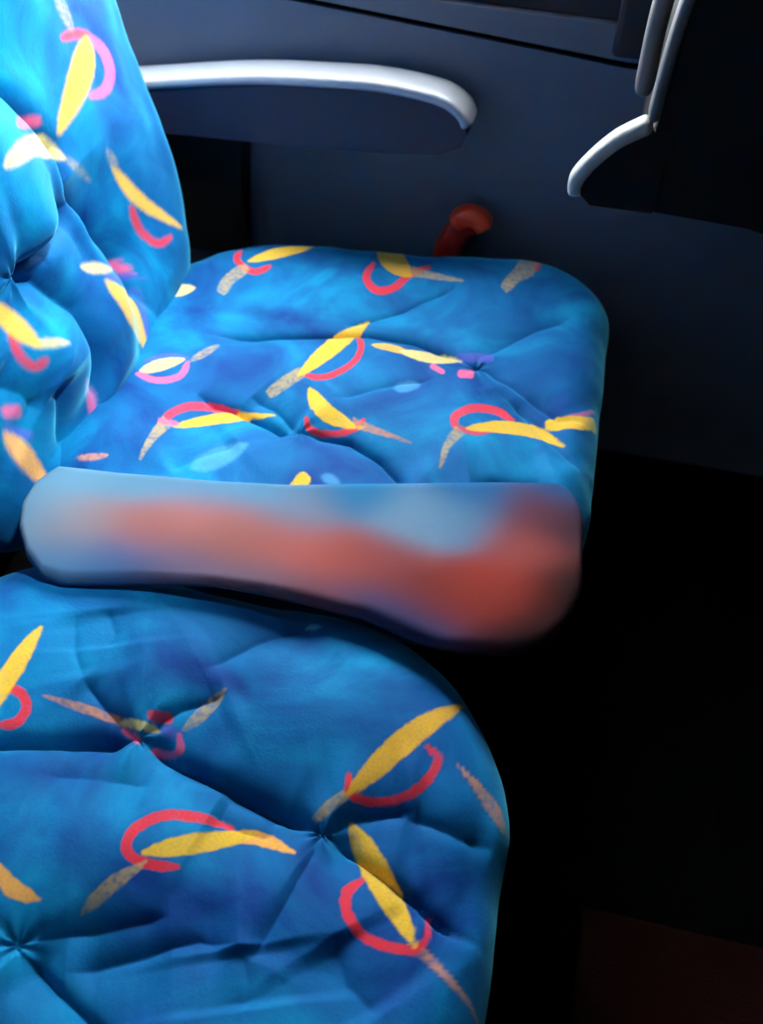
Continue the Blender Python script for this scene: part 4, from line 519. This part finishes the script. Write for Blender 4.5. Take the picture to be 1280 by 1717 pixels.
   ('yellow',0.9,0.0011,[(2294,1768),(2341,1812),(2392,1844),(2450,1869),(2516,1886),(2590,1894),(2668,1893),(2747,1886),(2825,1872),(2826,1859),(2752,1830),(2676,1810),(2603,1793),(2537,1779),(2479,1766),(2422,1755),(2363,1748),(2298,1755)]),
   ('red',0.9,0.0011,[(1465,2687),(1462,2752),(1461,2803),(1428,2848),(1384,2879),(1336,2879),(1290,2863),(1267,2835),(1236,2802),(1214,2813),(1226,2863),(1263,2905),(1327,2928),(1399,2926),(1463,2884),(1508,2820),(1512,2749),(1490,2684)]),
   ('tan',0.9,0.0011,[(1817,2652),(1776,2632),(1733,2629),(1691,2626),(1651,2625),(1614,2624),(1578,2625),(1544,2626),(1511,2644),(1511,2679),(1546,2696),(1580,2695),(1614,2694),(1649,2695),(1688,2696),(1729,2699),(1771,2702),(1814,2687)]),
   ('yellow',0.9,0.0011,[(1532,2657),(1468,2644),(1408,2644),(1345,2653),(1280,2673),(1213,2705),(1147,2747),(1084,2794),(1025,2848),(1031,2860),(1109,2845),(1184,2822),(1255,2798),(1318,2775),(1375,2756),(1429,2735),(1483,2710),(1535,2670)]),
   ('red',0.9,0.0011,[(-725,-418),(-776,-378),(-816,-347),(-872,-343),(-924,-358),(-955,-395),(-972,-440),(-965,-475),(-959,-521),(-982,-530),(-1013,-489),(-1021,-434),(-998,-369),(-950,-315),(-877,-293),(-799,-300),(-742,-342),(-706,-401)]),
   ('tan',0.9,0.0011,[(-473,-170),(-483,-214),(-508,-249),(-533,-283),(-558,-315),(-581,-344),(-604,-371),(-627,-396),(-662,-411),(-689,-388),(-679,-350),(-657,-325),(-635,-299),(-613,-271),(-589,-241),(-565,-208),(-540,-173),(-501,-150)]),
   ('yellow',0.9,0.0011,[(-659,-386),(-689,-443),(-728,-490),(-775,-532),(-832,-569),(-900,-600),(-974,-624),(-1051,-642),(-1130,-653),(-1135,-641),(-1074,-590),(-1008,-547),(-944,-509),(-886,-474),(-835,-443),(-784,-415),(-731,-389),(-667,-375)]),
   ('red',0.9,0.0011,[(-2533,-694),(-2470,-680),(-2420,-669),(-2382,-628),(-2360,-579),(-2369,-531),(-2394,-490),(-2425,-472),(-2464,-448),(-2457,-424),(-2405,-427),(-2357,-455),(-2322,-514),(-2311,-585),(-2340,-656),(-2395,-712),(-2463,-729),(-2532,-719)]),
   ('tan',0.9,0.0011,[(-2502,-1046),(-2529,-1010),(-2540,-969),(-2551,-928),(-2560,-889),(-2567,-852),(-2573,-817),(-2579,-784),(-2567,-747),(-2533,-741),(-2510,-772),(-2504,-806),(-2498,-839),(-2491,-874),(-2483,-912),(-2472,-951),(-2462,-992),(-2468,-1038)]),
   ('yellow',0.9,0.0011,[(-2551,-766),(-2575,-705),(-2587,-646),(-2590,-583),(-2582,-515),(-2563,-443),(-2534,-371),(-2500,-300),(-2458,-232),(-2446,-235),(-2445,-315),(-2453,-393),(-2464,-467),(-2474,-534),(-2483,-593),(-2493,-650),(-2508,-708),(-2537,-766)]),
   ('red',0.9,0.0011,[(623,2220),(558,2219),(507,2219),(461,2187),(429,2143),(428,2095),(443,2049),(470,2026),(503,1994),(491,1972),(441,1985),(401,2023),(379,2088),(382,2160),(426,2223),(491,2266),(562,2269),(627,2245)]),
   ('tan',0.9,0.0011,[(666,2571),(685,2530),(687,2487),(689,2445),(689,2405),(689,2367),(688,2332),(686,2298),(667,2265),(632,2266),(616,2301),(618,2335),(619,2369),(619,2405),(619,2443),(617,2484),(615,2527),(631,2569)]),
   ('yellow',0.9,0.0011,[(655,2286),(666,2222),(665,2162),(655,2100),(633,2035),(599,1969),(556,1904),(507,1841),(452,1784),(441,1790),(457,1868),(481,1943),(507,2013),(531,2076),(552,2132),(574,2186),(600,2239),(642,2289)]),
  ],
 },
 'cloth': {
  'outline': [
   (-0.4175,0.4976),
   (-0.4267,0.5218),
   (-0.4271,0.5496),
   (-0.4168,0.5738),
   (-0.3943,0.5764),
   (-0.3604,0.5794),
   (-0.3164,0.5859),
   (-0.272,0.5909),
   (-0.2072,0.6029),
   (-0.1228,0.6266),
   (-0.0375,0.6513),
   (0.0356,0.6704),
   (0.0489,0.6631),
   (0.0581,0.6437),
   (0.0627,0.6254),
   (0.0675,0.5441),
   (0.0585,0.5093),
   (0.044,0.484),
   (0.024,0.4711),
   (-0.0016,0.4671),
   (-0.0372,0.4642),
   (-0.0621,0.4677),
   (-0.1038,0.4772),
   (-0.1498,0.4798),
   (-0.1912,0.4816),
   (-0.2323,0.4805),
   (-0.2714,0.4733),
   (-0.3198,0.463),
   (-0.3586,0.4551),
   (-0.3781,0.4576),
   (-0.3992,0.4732),
  ],
  'spine': [
   (-0.4053,0.5045),
   (-0.3324,0.5158),
   (-0.2288,0.5314),
   (-0.1242,0.5401),
   (-0.047,0.5457),
   (0.0084,0.5529),
   (0.0534,0.5609),
  ],
  'dye': [  # strip colours; the near-black right end is shade painted into them
   (-0.4087,0.5111,92,128,152),
   (-0.4058,0.5634,88,132,158),
   (-0.3672,0.5068,128,112,116),
   (-0.3061,0.5189,150,92,88),
   (-0.2674,0.5326,165,100,94),
   (-0.3294,0.5751,86,130,156),
   (-0.2682,0.5805,84,130,160),
   (-0.1847,0.5282,178,92,84),
   (-0.1415,0.5251,165,80,72),
   (-0.1013,0.5318,142,66,66),
   (-0.0557,0.5094,132,56,50),
   (-0.021,0.5116,152,52,42),
   (0.0159,0.5761,146,66,62),
   (0.0213,0.6224,106,52,62),
   (-0.3141,0.474,52,90,138),
   (-0.3634,0.4648,66,112,150),
   (-0.2195,0.5875,70,130,162),
   (-0.1409,0.608,34,112,158),
   (-0.0858,0.5832,112,146,172),
   (-0.0505,0.5961,88,126,158),
   (-0.035,0.6355,12,92,142),
   (0.039,0.663,12,80,128),
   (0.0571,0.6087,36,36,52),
   (0.0641,0.5398,10,9,12),  # painted shade at the front end of the strip
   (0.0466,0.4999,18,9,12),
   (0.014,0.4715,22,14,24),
   (-0.058,0.4705,22,60,106),
   (-0.0978,0.4729,54,70,116),
   (-0.1392,0.4784,122,76,90),
   (-0.1969,0.4835,106,90,108),
   (-0.2647,0.4831,100,90,116),
   (-0.1869,0.5724,116,126,146),
   (-0.2299,0.5348,164,98,92),
   (0.0021,0.5241,150,52,44),
  ],
 },
}

INK = {'yellow': (228, 180, 30), 'gold': (210, 158, 18), 'cream': (228, 208, 130), 'orange': (240, 168, 60), 'tan': (168, 148, 104),
       'red': (208, 38, 40), 'pink': (226, 92, 130), 'violet': (84, 80, 176), 'pale': (96, 176, 214), 'rust': (186, 122, 84)}  # the pale blue ink draws whitish stains and painted highlights


def poly_signed(u, v, P):
    """signed distance to a closed polygon, positive inside"""
    d = np.full(u.shape, 1e9); ins = np.zeros(u.shape, bool); n = len(P)
    for k in range(n):
        ax, ay = P[k]; bx, by = P[(k + 1) % n]; dx, dy = bx - ax, by - ay
        t = np.clip(((u - ax) * dx + (v - ay) * dy) / (dx * dx + dy * dy + 1e-14), 0, 1)
        d = np.minimum(d, np.hypot(u - ax - t * dx, v - ay - t * dy))
        if by != ay:
            c = ((ay > v) != (by > v)) & (u < dx * (v - ay) / (by - ay) + ax); ins ^= c
    return np.where(ins, d, -d)


def pad(name, key, mat, parent, rings=215, spokes=820, shift=None, prints=True):
    """upholstered pad: domed top, rolled edge, side and tucked-in underside, with relief and printed motifs"""
    g = dict(PADS[key]); g.update(DATA[key])
    out = rounded_outline(*g['box'], g['radii'], spokes, g.get('skew', 0.0), g.get('taper', 0.0))
    c = np.array([(g['box'][0] + g['box'][1]) / 2, (g['box'][2] + g['box'][3]) / 2]); half = min(g['box'][1] - g['box'][0], g['box'][3] - g['box'][2]) / 2
    e = g['edge']; s1 = 1 - e / half
    prof = [(s, 0.0, 90.0) for s in np.linspace(0.0003, s1, rings)]
    for a in np.linspace(90, 0, 26)[1:]:
        prof.append((s1 + (1 - s1) * math.cos(math.radians(a)), -e + e * math.sin(math.radians(a)), a))
    for d_, s_ in ((0.3, 1.0), (0.6, 0.997), (0.85, 0.99), (1.0, 0.96), (1.0, 0.80), (1.0, 0.4), (1.0, 0.0003)):
        prof.append((s_, -e - (g['depth'] - e) * d_, 0.0 if d_ < 1 else -90.0))
    S = np.array([p[0] for p in prof]); Z = np.array([p[1] for p in prof]); AL = np.radians([p[2] for p in prof])
    D = out - c; L = np.hypot(D[:, 0], D[:, 1])[:, None]; U = D / L
    u = c[0] + S[:, None] * D[None, :, 0]; v = c[1] + S[:, None] * D[None, :, 1]
    h = relief(u, v, g)
    side = np.clip((AL + 0.3) / 0.6, 0, 1)[:, None]
    h = h * side
    lift = dome(S, g)[:, None] * np.ones_like(u)
    pu = u + h * np.cos(AL)[:, None] * U[None, :, 0]; pv = v + h * np.cos(AL)[:, None] * U[None, :, 1]
    pz = Z[:, None] + lift + h * np.sin(np.clip(AL, 0, 9))[:, None]
    O, A, B, Nn = (np.array(g[k], float) for k in 'OABN')
    if shift is not None:
        O = O + np.array(shift)
    V = O + pu[..., None] * A + pv[..., None] * B + pz[..., None] * Nn
    R, K = u.shape
    idx = np.arange(R * K).reshape(R, K); nx = np.roll(idx, -1, 1)
    Q = np.stack([idx[:-1], idx[1:], nx[1:], nx[:-1]], -1).reshape(-1, 4)
    if np.linalg.det(np.stack([A, B, Nn])) < 0:
        Q = Q[:, ::-1]
    me = np_mesh(name, V.reshape(-1, 3), Q)
    cover = np.zeros(R * K); colr = np.zeros((R * K, 4), np.float32); colr[:, 3] = 1
    fu, fv = u.ravel(), v.ravel(); top = (np.repeat(AL, K) > 0.02)
    if prints:
        for ink, alpha, soft, P in g['prints']:
            P = np.array(P) / 1e4
            lo = P.min(0) - 0.006; hi = P.max(0) + 0.006
            w = np.where((fu > lo[0]) & (fu < hi[0]) & (fv > lo[1]) & (fv < hi[1]) & top)[0]
            if not len(w):
                continue
            sd = poly_signed(fu[w], fv[w], P)
            sd = sd + 0.0006 * vnoise(fu[w], fv[w], 260, 5)
            k = np.clip(sd / (soft * 2) + 0.5, 0, 1); k = k * k * (3 - 2 * k) * alpha
            if ink in ('tan', 'rust'):
                k = k * np.clip(0.78 + 0.5 * vnoise(fu[w], fv[w], 330, 11), 0.3, 1)
            rgb = np.array(lin(*INK[ink]))
            old = cover[w]; new = k + old * (1 - k)
            colr[w, :3] = np.where(new[:, None] > 1e-5, (rgb * k[:, None] + colr[w, :3] * (old * (1 - k))[:, None]) / np.maximum(new, 1e-5)[:, None], 0)
            cover[w] = new
    a = me.attributes.new('ink_cover', 'FLOAT', 'POINT'); a.data.foreach_set('value', cover.astype(np.float32))
    a = me.attributes.new('ink_colour', 'FLOAT_COLOR', 'POINT'); a.data.foreach_set('color', colr.ravel())
    return link_mesh(name, me, mat, parent)


# ------------------------------------------------------------------ materials
M = {
    'velvet': velvet('printed_blue_velvet', (0, 52, 116), (0, 88, 140), (0, 120, 166), 0.5),
    'wall': material('blue_grey_wall_panel', (92, 100, 116), 0.5, 0, 0.12, 12, 0.15, 300),
    'sill': material('grey_sill_strip', (104, 108, 118), 0.5, 0, 0.1, 15, 0.1, 300),
    'gasket': material('purple_black_gasket', (36, 28, 38), 0.5, 0, 0.1, 30),
    'seam': material('dark_groove', (8, 7, 9), 0.9, 0, 0.1, 30, 0, 200, 0.05),
    'navy': material('navy_armrest_plastic', (40, 44, 66), 0.45, 0, 0.1, 20, 0.08, 400),
    'silver': material('brushed_silver_cap', (196, 198, 203), 0.4, 0.2, 0.06, 60),
    'black': material('black_plastic', (11, 11, 14), 0.6, 0, 0.15, 30, 0.1, 300, 0.2),
    'frame': material('black_steel', (12, 12, 14), 0.5, 0.3, 0.1, 30),
    'trim_grey': material('grey_trim', (88, 86, 88), 0.45, 0.1, 0.12, 50),
    'trim_light': material('worn_light_trim', (176, 174, 164), 0.5, 0.1, 0.25, 70, 0.5, 90),
    'red': material('red_orange_plastic', (250, 76, 38), 0.35, 0, 0.1, 60),
    'dark_red': material('dark_red_plastic', (160, 30, 20), 0.4, 0, 0.1, 60),
    'floor': material('black_floor_covering', (5, 5, 6), 0.9, 0, 0.3, 25, 0.2, 250, 0.05),
    'mat': material('maroon_mat', (40, 14, 11), 0.95, 0, 0.45, 8, 0.5, 300, 0.1),
    'lens': material('frosted_lens', (240, 244, 246), 0.3),
    'ceiling': material('grey_ceiling', (120, 122, 128), 0.8, 0, 0.05, 10),
}

# ------------------------------------------------------------------ the setting
WY = 1.16                                                  # inner face of the window-side panel
XA, XB = -1.5, 1.7
tag(box('floor', (XA, -1.35, -0.05), (XB, 1.27, 0), M['floor'], None, 0), kind='structure')
tag(box('ceiling', (XA, -1.35, 2.05), (XB, 1.27, 2.10), M['ceiling'], None, 0), kind='structure')
WO = 1.27
WB = 0.75                                                  # bottom of the side window
WT = 1.30                                                  # top of the side windows
RAIL = [(XB, 0.648), (0.035, 0.648), (-0.55, 0.696), (XA, 0.696)]      # top edge of the lower panel
wr = tag(prism('wall_right', [(XA, 0.09), (XB, 0.09)] + RAIL, WY, WO, M['wall'], None, 0.004), kind='structure')
box('lower_recess', (XA, WY + 0.012, 0.0), (XB, WO, 0.09), M['seam'], wr, 0)
prism('panel_groove', RAIL[::-1] + [(x, z + 0.007) for x, z in RAIL], WY + 0.006, WO, M['seam'], wr, 0)
prism('sill_strip', [(x, z + 0.007) for x, z in RAIL[::-1]] + [(XB, 0.690), (0.035, 0.692), (-0.55, 0.7055), (XA, 0.7055)], WY - 0.002, WO, M['sill'], wr, 0.002)
box('sill_step', (XA, WY + 0.012, 0.690), (XB, WO, WB), M['gasket'], wr, 0.003)
box('light_blocking_bay', (0.076, WY + 0.02, WB), (XB, WO, WT), M['wall'], wr, 0.003)  # unseen forward bay, closed to keep window light off the right side
box('upper_panel', (XA, WY, WT), (XB, WO, 2.05), M['wall'], wr, 0.003)
def window_glass(name, rgb):
    m = material(name, rgb, 0.02)
    b = m.node_tree.nodes['Principled BSDF']; b.inputs['Transmission Weight'].default_value = 1.0; b.inputs['IOR'].default_value = 1.02
    return m


glass = window_glass('clear_window_glass', (246, 249, 250))
wy = 1.22
for n_, (x0, x1) in enumerate(((-1.42, 0.016),)):
    w = tag(box('window_%d' % (n_ + 1), (x0, wy + 0.012, WB), (x1, wy + 0.018, WT), glass, None, 0), kind='structure')
    for lo, hi in (((x0, wy, WB), (x0 + 0.02, wy + 0.03, WT)), ((x1 - 0.02, wy, WB), (x1, wy + 0.03, WT)),
                   ((x0 + 0.02, wy, WB), (x1 - 0.02, wy + 0.03, WB + 0.02)), ((x0 + 0.02, wy, WT - 0.02), (x1 - 0.02, wy + 0.03, WT))):
        box('window_gasket', lo, hi, M['gasket'], w, 0.002)
tag(box('wall_left', (XA, -1.35, 0), (XB, -1.24, 2.05), M['wall'], None, 0), kind='structure')
tag(box('trim_1', (0.016, WY - 0.010, 0.660), (0.076, WO, WT), M['gasket'], None, 0.006), kind='structure')
tag(box('wall_back', (XA - 0.05, -1.35, 0), (XA, WO, 2.05), M['wall'], None, 0), kind='structure')
tag(box('wall_front', (XB, -1.35, 0), (XB + 0.05, WO, 2.05), M['wall'], None, 0), kind='structure')


# ------------------------------------------------------------------ the two blue seats
def seat_base(root, x0, x1, y0, y1, zt):
    box('seat_pan', (x0 + 0.02, y0 + 0.03, zt - 0.03), (x1 - 0.05, y1 - 0.03, zt - 0.002), M['frame'], root, 0.01)
    prism('pedestal', [(x0 + 0.06, 0.0), (x1 - 0.20, 0.0), (x1 - 0.12, zt - 0.03), (x0 + 0.03, zt - 0.03)], (y0 + y1) / 2 - 0.16, (y0 + y1) / 2 + 0.16, M['frame'], root, 0.012)


far = tag(empty('coach_seat', (-0.2, 0.80, 0)), 'blue patterned velvet seat beside the window wall, with the bright backrest', 'seat', 'blue patterned coach seats')
pad('seat_cushion', 'far_cushion', M['velvet'], far)
pad('backrest', 'far_back', M['velvet'], far)
seat_base(far, -0.475, 0.072, 0.555, 1.085, 0.305)
B0 = np.array(PADS['far_back']['O'])


def back_shell(root, y0, y1, dx=0.0):
    pts = []
    for w_, n0 in ((-0.37, -0.10), (0.40, -0.10), (0.42, -0.12), (0.40, -0.15), (-0.10, -0.165), (-0.40, -0.15), (-0.47, -0.12), (-0.47, -0.09)):
        p = B0 + w_ * np.array(PADS['far_back']['B']) + n0 * np.array(PADS['far_back']['N']); pts.append((p[0] + dx, p[2]))
    prism('back_shell', pts, y0, y1, M['black'], root, 0.012)


back_shell(far, 0.545, 1.055)

near = tag(empty('coach_seat', (-0.2, 0.21, 0)), 'blue patterned velvet seat nearest the camera, its tufted cushion filling the foreground', 'seat', 'blue patterned coach seats')
pad('seat_cushion', 'near_cushion', M['velvet'], near)
pad('backrest', 'far_back', M['velvet'], near, rings=90, spokes=360, shift=(-0.035, -0.584, 0), prints=True)
seat_base(near, -0.475, 0.040, -0.060, 0.492, 0.302)
back_shell(near, -0.04, 0.47, -0.035)

# ------------------------------------------------------------------ armrest on the window side
arm = tag(empty('armrest', (-0.30, 1.125, 0.43)), 'dark navy armrest with a silver top, fixed beside the window wall', 'armrest')
top = [(-0.66, 0.566), (-0.533, 0.588), (-0.401, 0.609), (-0.300, 0.617), (-0.235, 0.619), (-0.172, 0.613)]
body = [(x, z - 0.004) for x, z in top] + [(-0.142, 0.598), (-0.130, 0.578), (-0.137, 0.562), (-0.160, 0.550), (-0.22, 0.543), (-0.335, 0.537), (-0.474, 0.533), (-0.66, 0.525)]
prism('armrest_body', body, 1.094, 1.146, M['navy'], arm, 0.008)
sweep('silver_cap', [(x, 1.12, z) for x, z in top] + [(-0.143, 1.12, 0.600), (-0.131, 1.12, 0.582)], 0.029, 0.0085, M['silver'], arm, 80, 20)
prism('support_bracket', [(-0.53, 0.36), (-0.43, 0.36), (-0.42, 0.53), (-0.56, 0.53)], 1.118, 1.158, M['frame'], arm, 0.008)

# ------------------------------------------------------------------ red buckle between cushion and wall
bk = tag(empty('seat_belt_buckle', (-0.13, 1.13, 0.30)), 'red-orange knob standing up behind the far seat cushion', 'buckle')
sweep('stalk', [(-0.152, 1.134, 0.25), (-0.151, 1.134, 0.33), (-0.146, 1.133, 0.40)], 0.007, 0.010, M['frame'], bk, 24, 12)
sweep('housing', [(-0.150, 1.133, 0.385), (-0.144, 1.132, 0.415), (-0.130, 1.131, 0.443), (-0.118, 1.130, 0.454)], 0.015, 0.018, M['dark_red'], bk, 30, 16)
sweep('button', [(-0.140, 1.130, 0.447), (-0.126, 1.128, 0.460), (-0.109, 1.127, 0.458), (-0.099, 1.127, 0.446)], 0.016, 0.013, M['red'], bk, 30, 16)

# ------------------------------------------------------------------ reclined seat in front, seen from behind
fs = tag(empty('coach_seat', (0.45, 0.95, 0)), 'black seat back with worn grey edge trim at the right', 'seat')
YN, YF = 0.85, 1.09
prism('back_shell', [(0.115, 1.20), (0.067, 0.82), (0.062, 0.712), (0.058, 0.650), (0.070, 0.634), (0.16, 0.630), (0.30, 0.60),
                     (0.36, 0.42), (0.44, 0.42), (0.40, 0.62), (0.26, 0.80), (0.22, 1.20)], YN, YF, M['black'], fs, 0.006)
prism('lower_lip', [(0.075, 0.708), (0.060, 0.706), (0.036, 0.692), (0.018, 0.672), (0.006, 0.645), (0.018, 0.634), (0.075, 0.634)], YN - 0.004, YN + 0.018, M['black'], fs, 0.004)
sweep('edge_trim', [(0.118, YN + 0.008, 1.20), (0.086, YN + 0.008, 0.95), (0.063, YN + 0.008, 0.81), (0.057, YN + 0.008, 0.710)], 0.012, 0.006, M['trim_grey'], fs, 60, 14)
lt = sweep('lower_edge_trim', [(0.058, YN + 0.006, 0.712), (0.040, YN + 0.006, 0.700), (0.030, YN + 0.006, 0.692), (0.016, YN + 0.006, 0.676), (0.003, YN + 0.006, 0.655), (0.004, YN + 0.006, 0.638)], 0.012, 0.0075, M['trim_light'], fs, 50, 14)
tag(lt, 'worn light grey trim along the lower lip')
sweep('edge_trim', [(0.108, 0.94, 1.20), (0.075, 0.94, 0.95), (0.050, 0.94, 0.80), (0.048, 0.94, 0.70)], 0.012, 0.009, M['trim_grey'], fs, 60, 14)
prism('seat_cushion', [(0.40, 0.32), (0.86, 0.32), (0.90, 0.36), (0.88, 0.43), (0.80, 0.45), (0.40, 0.43)], 0.56, 1.09, M['black'], fs, 0.02)
prism('pedestal', [(0.48, 0.0), (0.72, 0.0), (0.78, 0.33), (0.46, 0.33)], 0.66, 0.98, M['frame'], fs, 0.012)


# ------------------------------------------------------------------ soft cloth standing in for an unidentified blurred strip on the far seat
def cloth():
    g = dict(PADS['far_cushion']); g.update(DATA['far_cushion'])
    out = np.array(DATA['cloth']['outline']); n = 260
    P = np.vstack([out, out[:1]]); s = np.r_[0, np.cumsum(np.hypot(*np.diff(P, axis=0).T))]
    t = np.linspace(0, s[-1], n, endpoint=False)
    O = np.stack([np.interp(t, s, P[:, 0]), np.interp(t, s, P[:, 1])], 1)
    # bring the ring in towards a spine so the long patch keeps clean quads
    spine = np.stack([np.clip(O[:, 0], O[:, 0].min() + 0.05, O[:, 0].max() - 0.05), np.zeros(n)], 1)
    sp = np.array(DATA['cloth']['spine']); spine[:, 1] = np.interp(spine[:, 0], sp[:, 0], sp[:, 1])
    K = 40
    ss = np.linspace(0, 1, K); rows = []
    def height(x, y):
        d = np.maximum.reduce([0.555 - y, x - g['box'][1] + 0.035, np.zeros_like(x)])
        return g['O'][2] + g['dome'] + 0.005 - 1.2 * d * d
    for q in ss:
        p = spine + (O - spine) * q
        e = math.sqrt(max(0, 1 - max(0, (q - 0.86) / 0.14) ** 2))
        rows.append(np.c_[p, height(p[:, 0], p[:, 1]) + 0.004 + 0.007 * e + 0.003 * vnoise(p[:, 0], p[:, 1], 18, 4) * (1 - q ** 4)])
    for q in ss[::-1]:
        p = spine + (O - spine) * q
        rows.append(np.c_[p, height(p[:, 0], p[:, 1]) + 0.001])
    V = np.array(rows); R = len(V); idx = np.arange(R * n).reshape(R, n); nx = np.roll(idx, -1, 1)
    Q = np.stack([idx[:-1], idx[1:], nx[1:], nx[:-1]], -1).reshape(-1, 4)
    me = np_mesh('blurred_strip', V.reshape(-1, 3), Q)
    x, y = V.reshape(-1, 3)[:, 0], V.reshape(-1, 3)[:, 1]
    num = np.zeros((len(x), 3)); den = np.zeros(len(x)) + 1e-9
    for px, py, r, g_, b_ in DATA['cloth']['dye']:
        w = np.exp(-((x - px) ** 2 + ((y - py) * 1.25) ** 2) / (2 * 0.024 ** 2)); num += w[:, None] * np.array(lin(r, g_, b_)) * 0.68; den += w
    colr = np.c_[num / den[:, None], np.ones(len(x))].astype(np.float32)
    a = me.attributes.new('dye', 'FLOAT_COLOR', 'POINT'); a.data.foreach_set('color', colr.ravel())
    m = bpy.data.materials.new('blurred_shaded_cloth'); m.use_nodes = True; nt = m.node_tree; b = nt.nodes['Principled BSDF']
    b.inputs['Roughness'].default_value = 0.9; b.inputs['Specular IOR Level'].default_value = 0.1
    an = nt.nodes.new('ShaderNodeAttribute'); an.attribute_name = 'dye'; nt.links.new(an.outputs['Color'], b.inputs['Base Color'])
    o = link_mesh('blurred_strip', me, m)
    tag(o, 'blurry red and blue-grey strip lying across the near edge of the window seat', 'cloth')


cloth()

# ------------------------------------------------------------------ added fill lamp, out of view, to brighten the window seat's backrest
def added_fill_lamp(pos, aim):
    root = tag(empty('added_fill_lamp', pos), 'small round reading lamp in the ceiling above the window seat', 'lamp')
    x, y, z = pos; d = (Vector(aim) - Vector(pos)).normalized()
    for name, r0, r1, h, mat, off in (('housing', 0.045, 0.032, 0.05, M['trim_grey'], 0.025), ('lens', 0.026, 0.024, 0.006, M['lens'], 0.054)):  # invented fixture around the added spot
        bm = bmesh.new(); bmesh.ops.create_cone(bm, cap_ends=True, segments=32, radius1=r0, radius2=r1, depth=h)
        rot = Vector((0, 0, 1)).rotation_difference(d).to_matrix().to_4x4()
        bmesh.ops.transform(bm, matrix=Matrix.Translation(Vector(pos) + d * (off - 0.03)) @ rot, verts=bm.verts)
        bevelled(name, bm, mat, root, 0.002, 2)
    ld = bpy.data.lights.new('added_fill_light', 'SPOT'); ld.energy = 300; ld.color = (0.88, 0.97, 1.0); ld.shadow_soft_size = 0.05
    ld.spot_size = math.radians(46); ld.spot_blend = 1.0
    o = bpy.data.objects.new('added_fill_light', ld); col.objects.link(o); o.location = Vector(pos) + d * 0.05
    o.rotation_euler = d.to_track_quat('-Z', 'Y').to_euler()


added_fill_lamp((0.35, 0.62, 2.025), (-0.60, 0.66, 0.84))

# ------------------------------------------------------------------ mat on the floor
bm = bmesh.new()
bmesh.ops.create_cube(bm, size=1)
for v in bm.verts:
    v.co = Vector((0.45 + v.co.x * 0.60, 0.20 + v.co.y * 0.56, 0.006 + v.co.z * 0.012))
mt = bevelled('floor_mat', bm, M['mat'], None, 0.004, 2)
tag(mt, 'dim maroon mat on the dark floor at the lower right', 'mat')
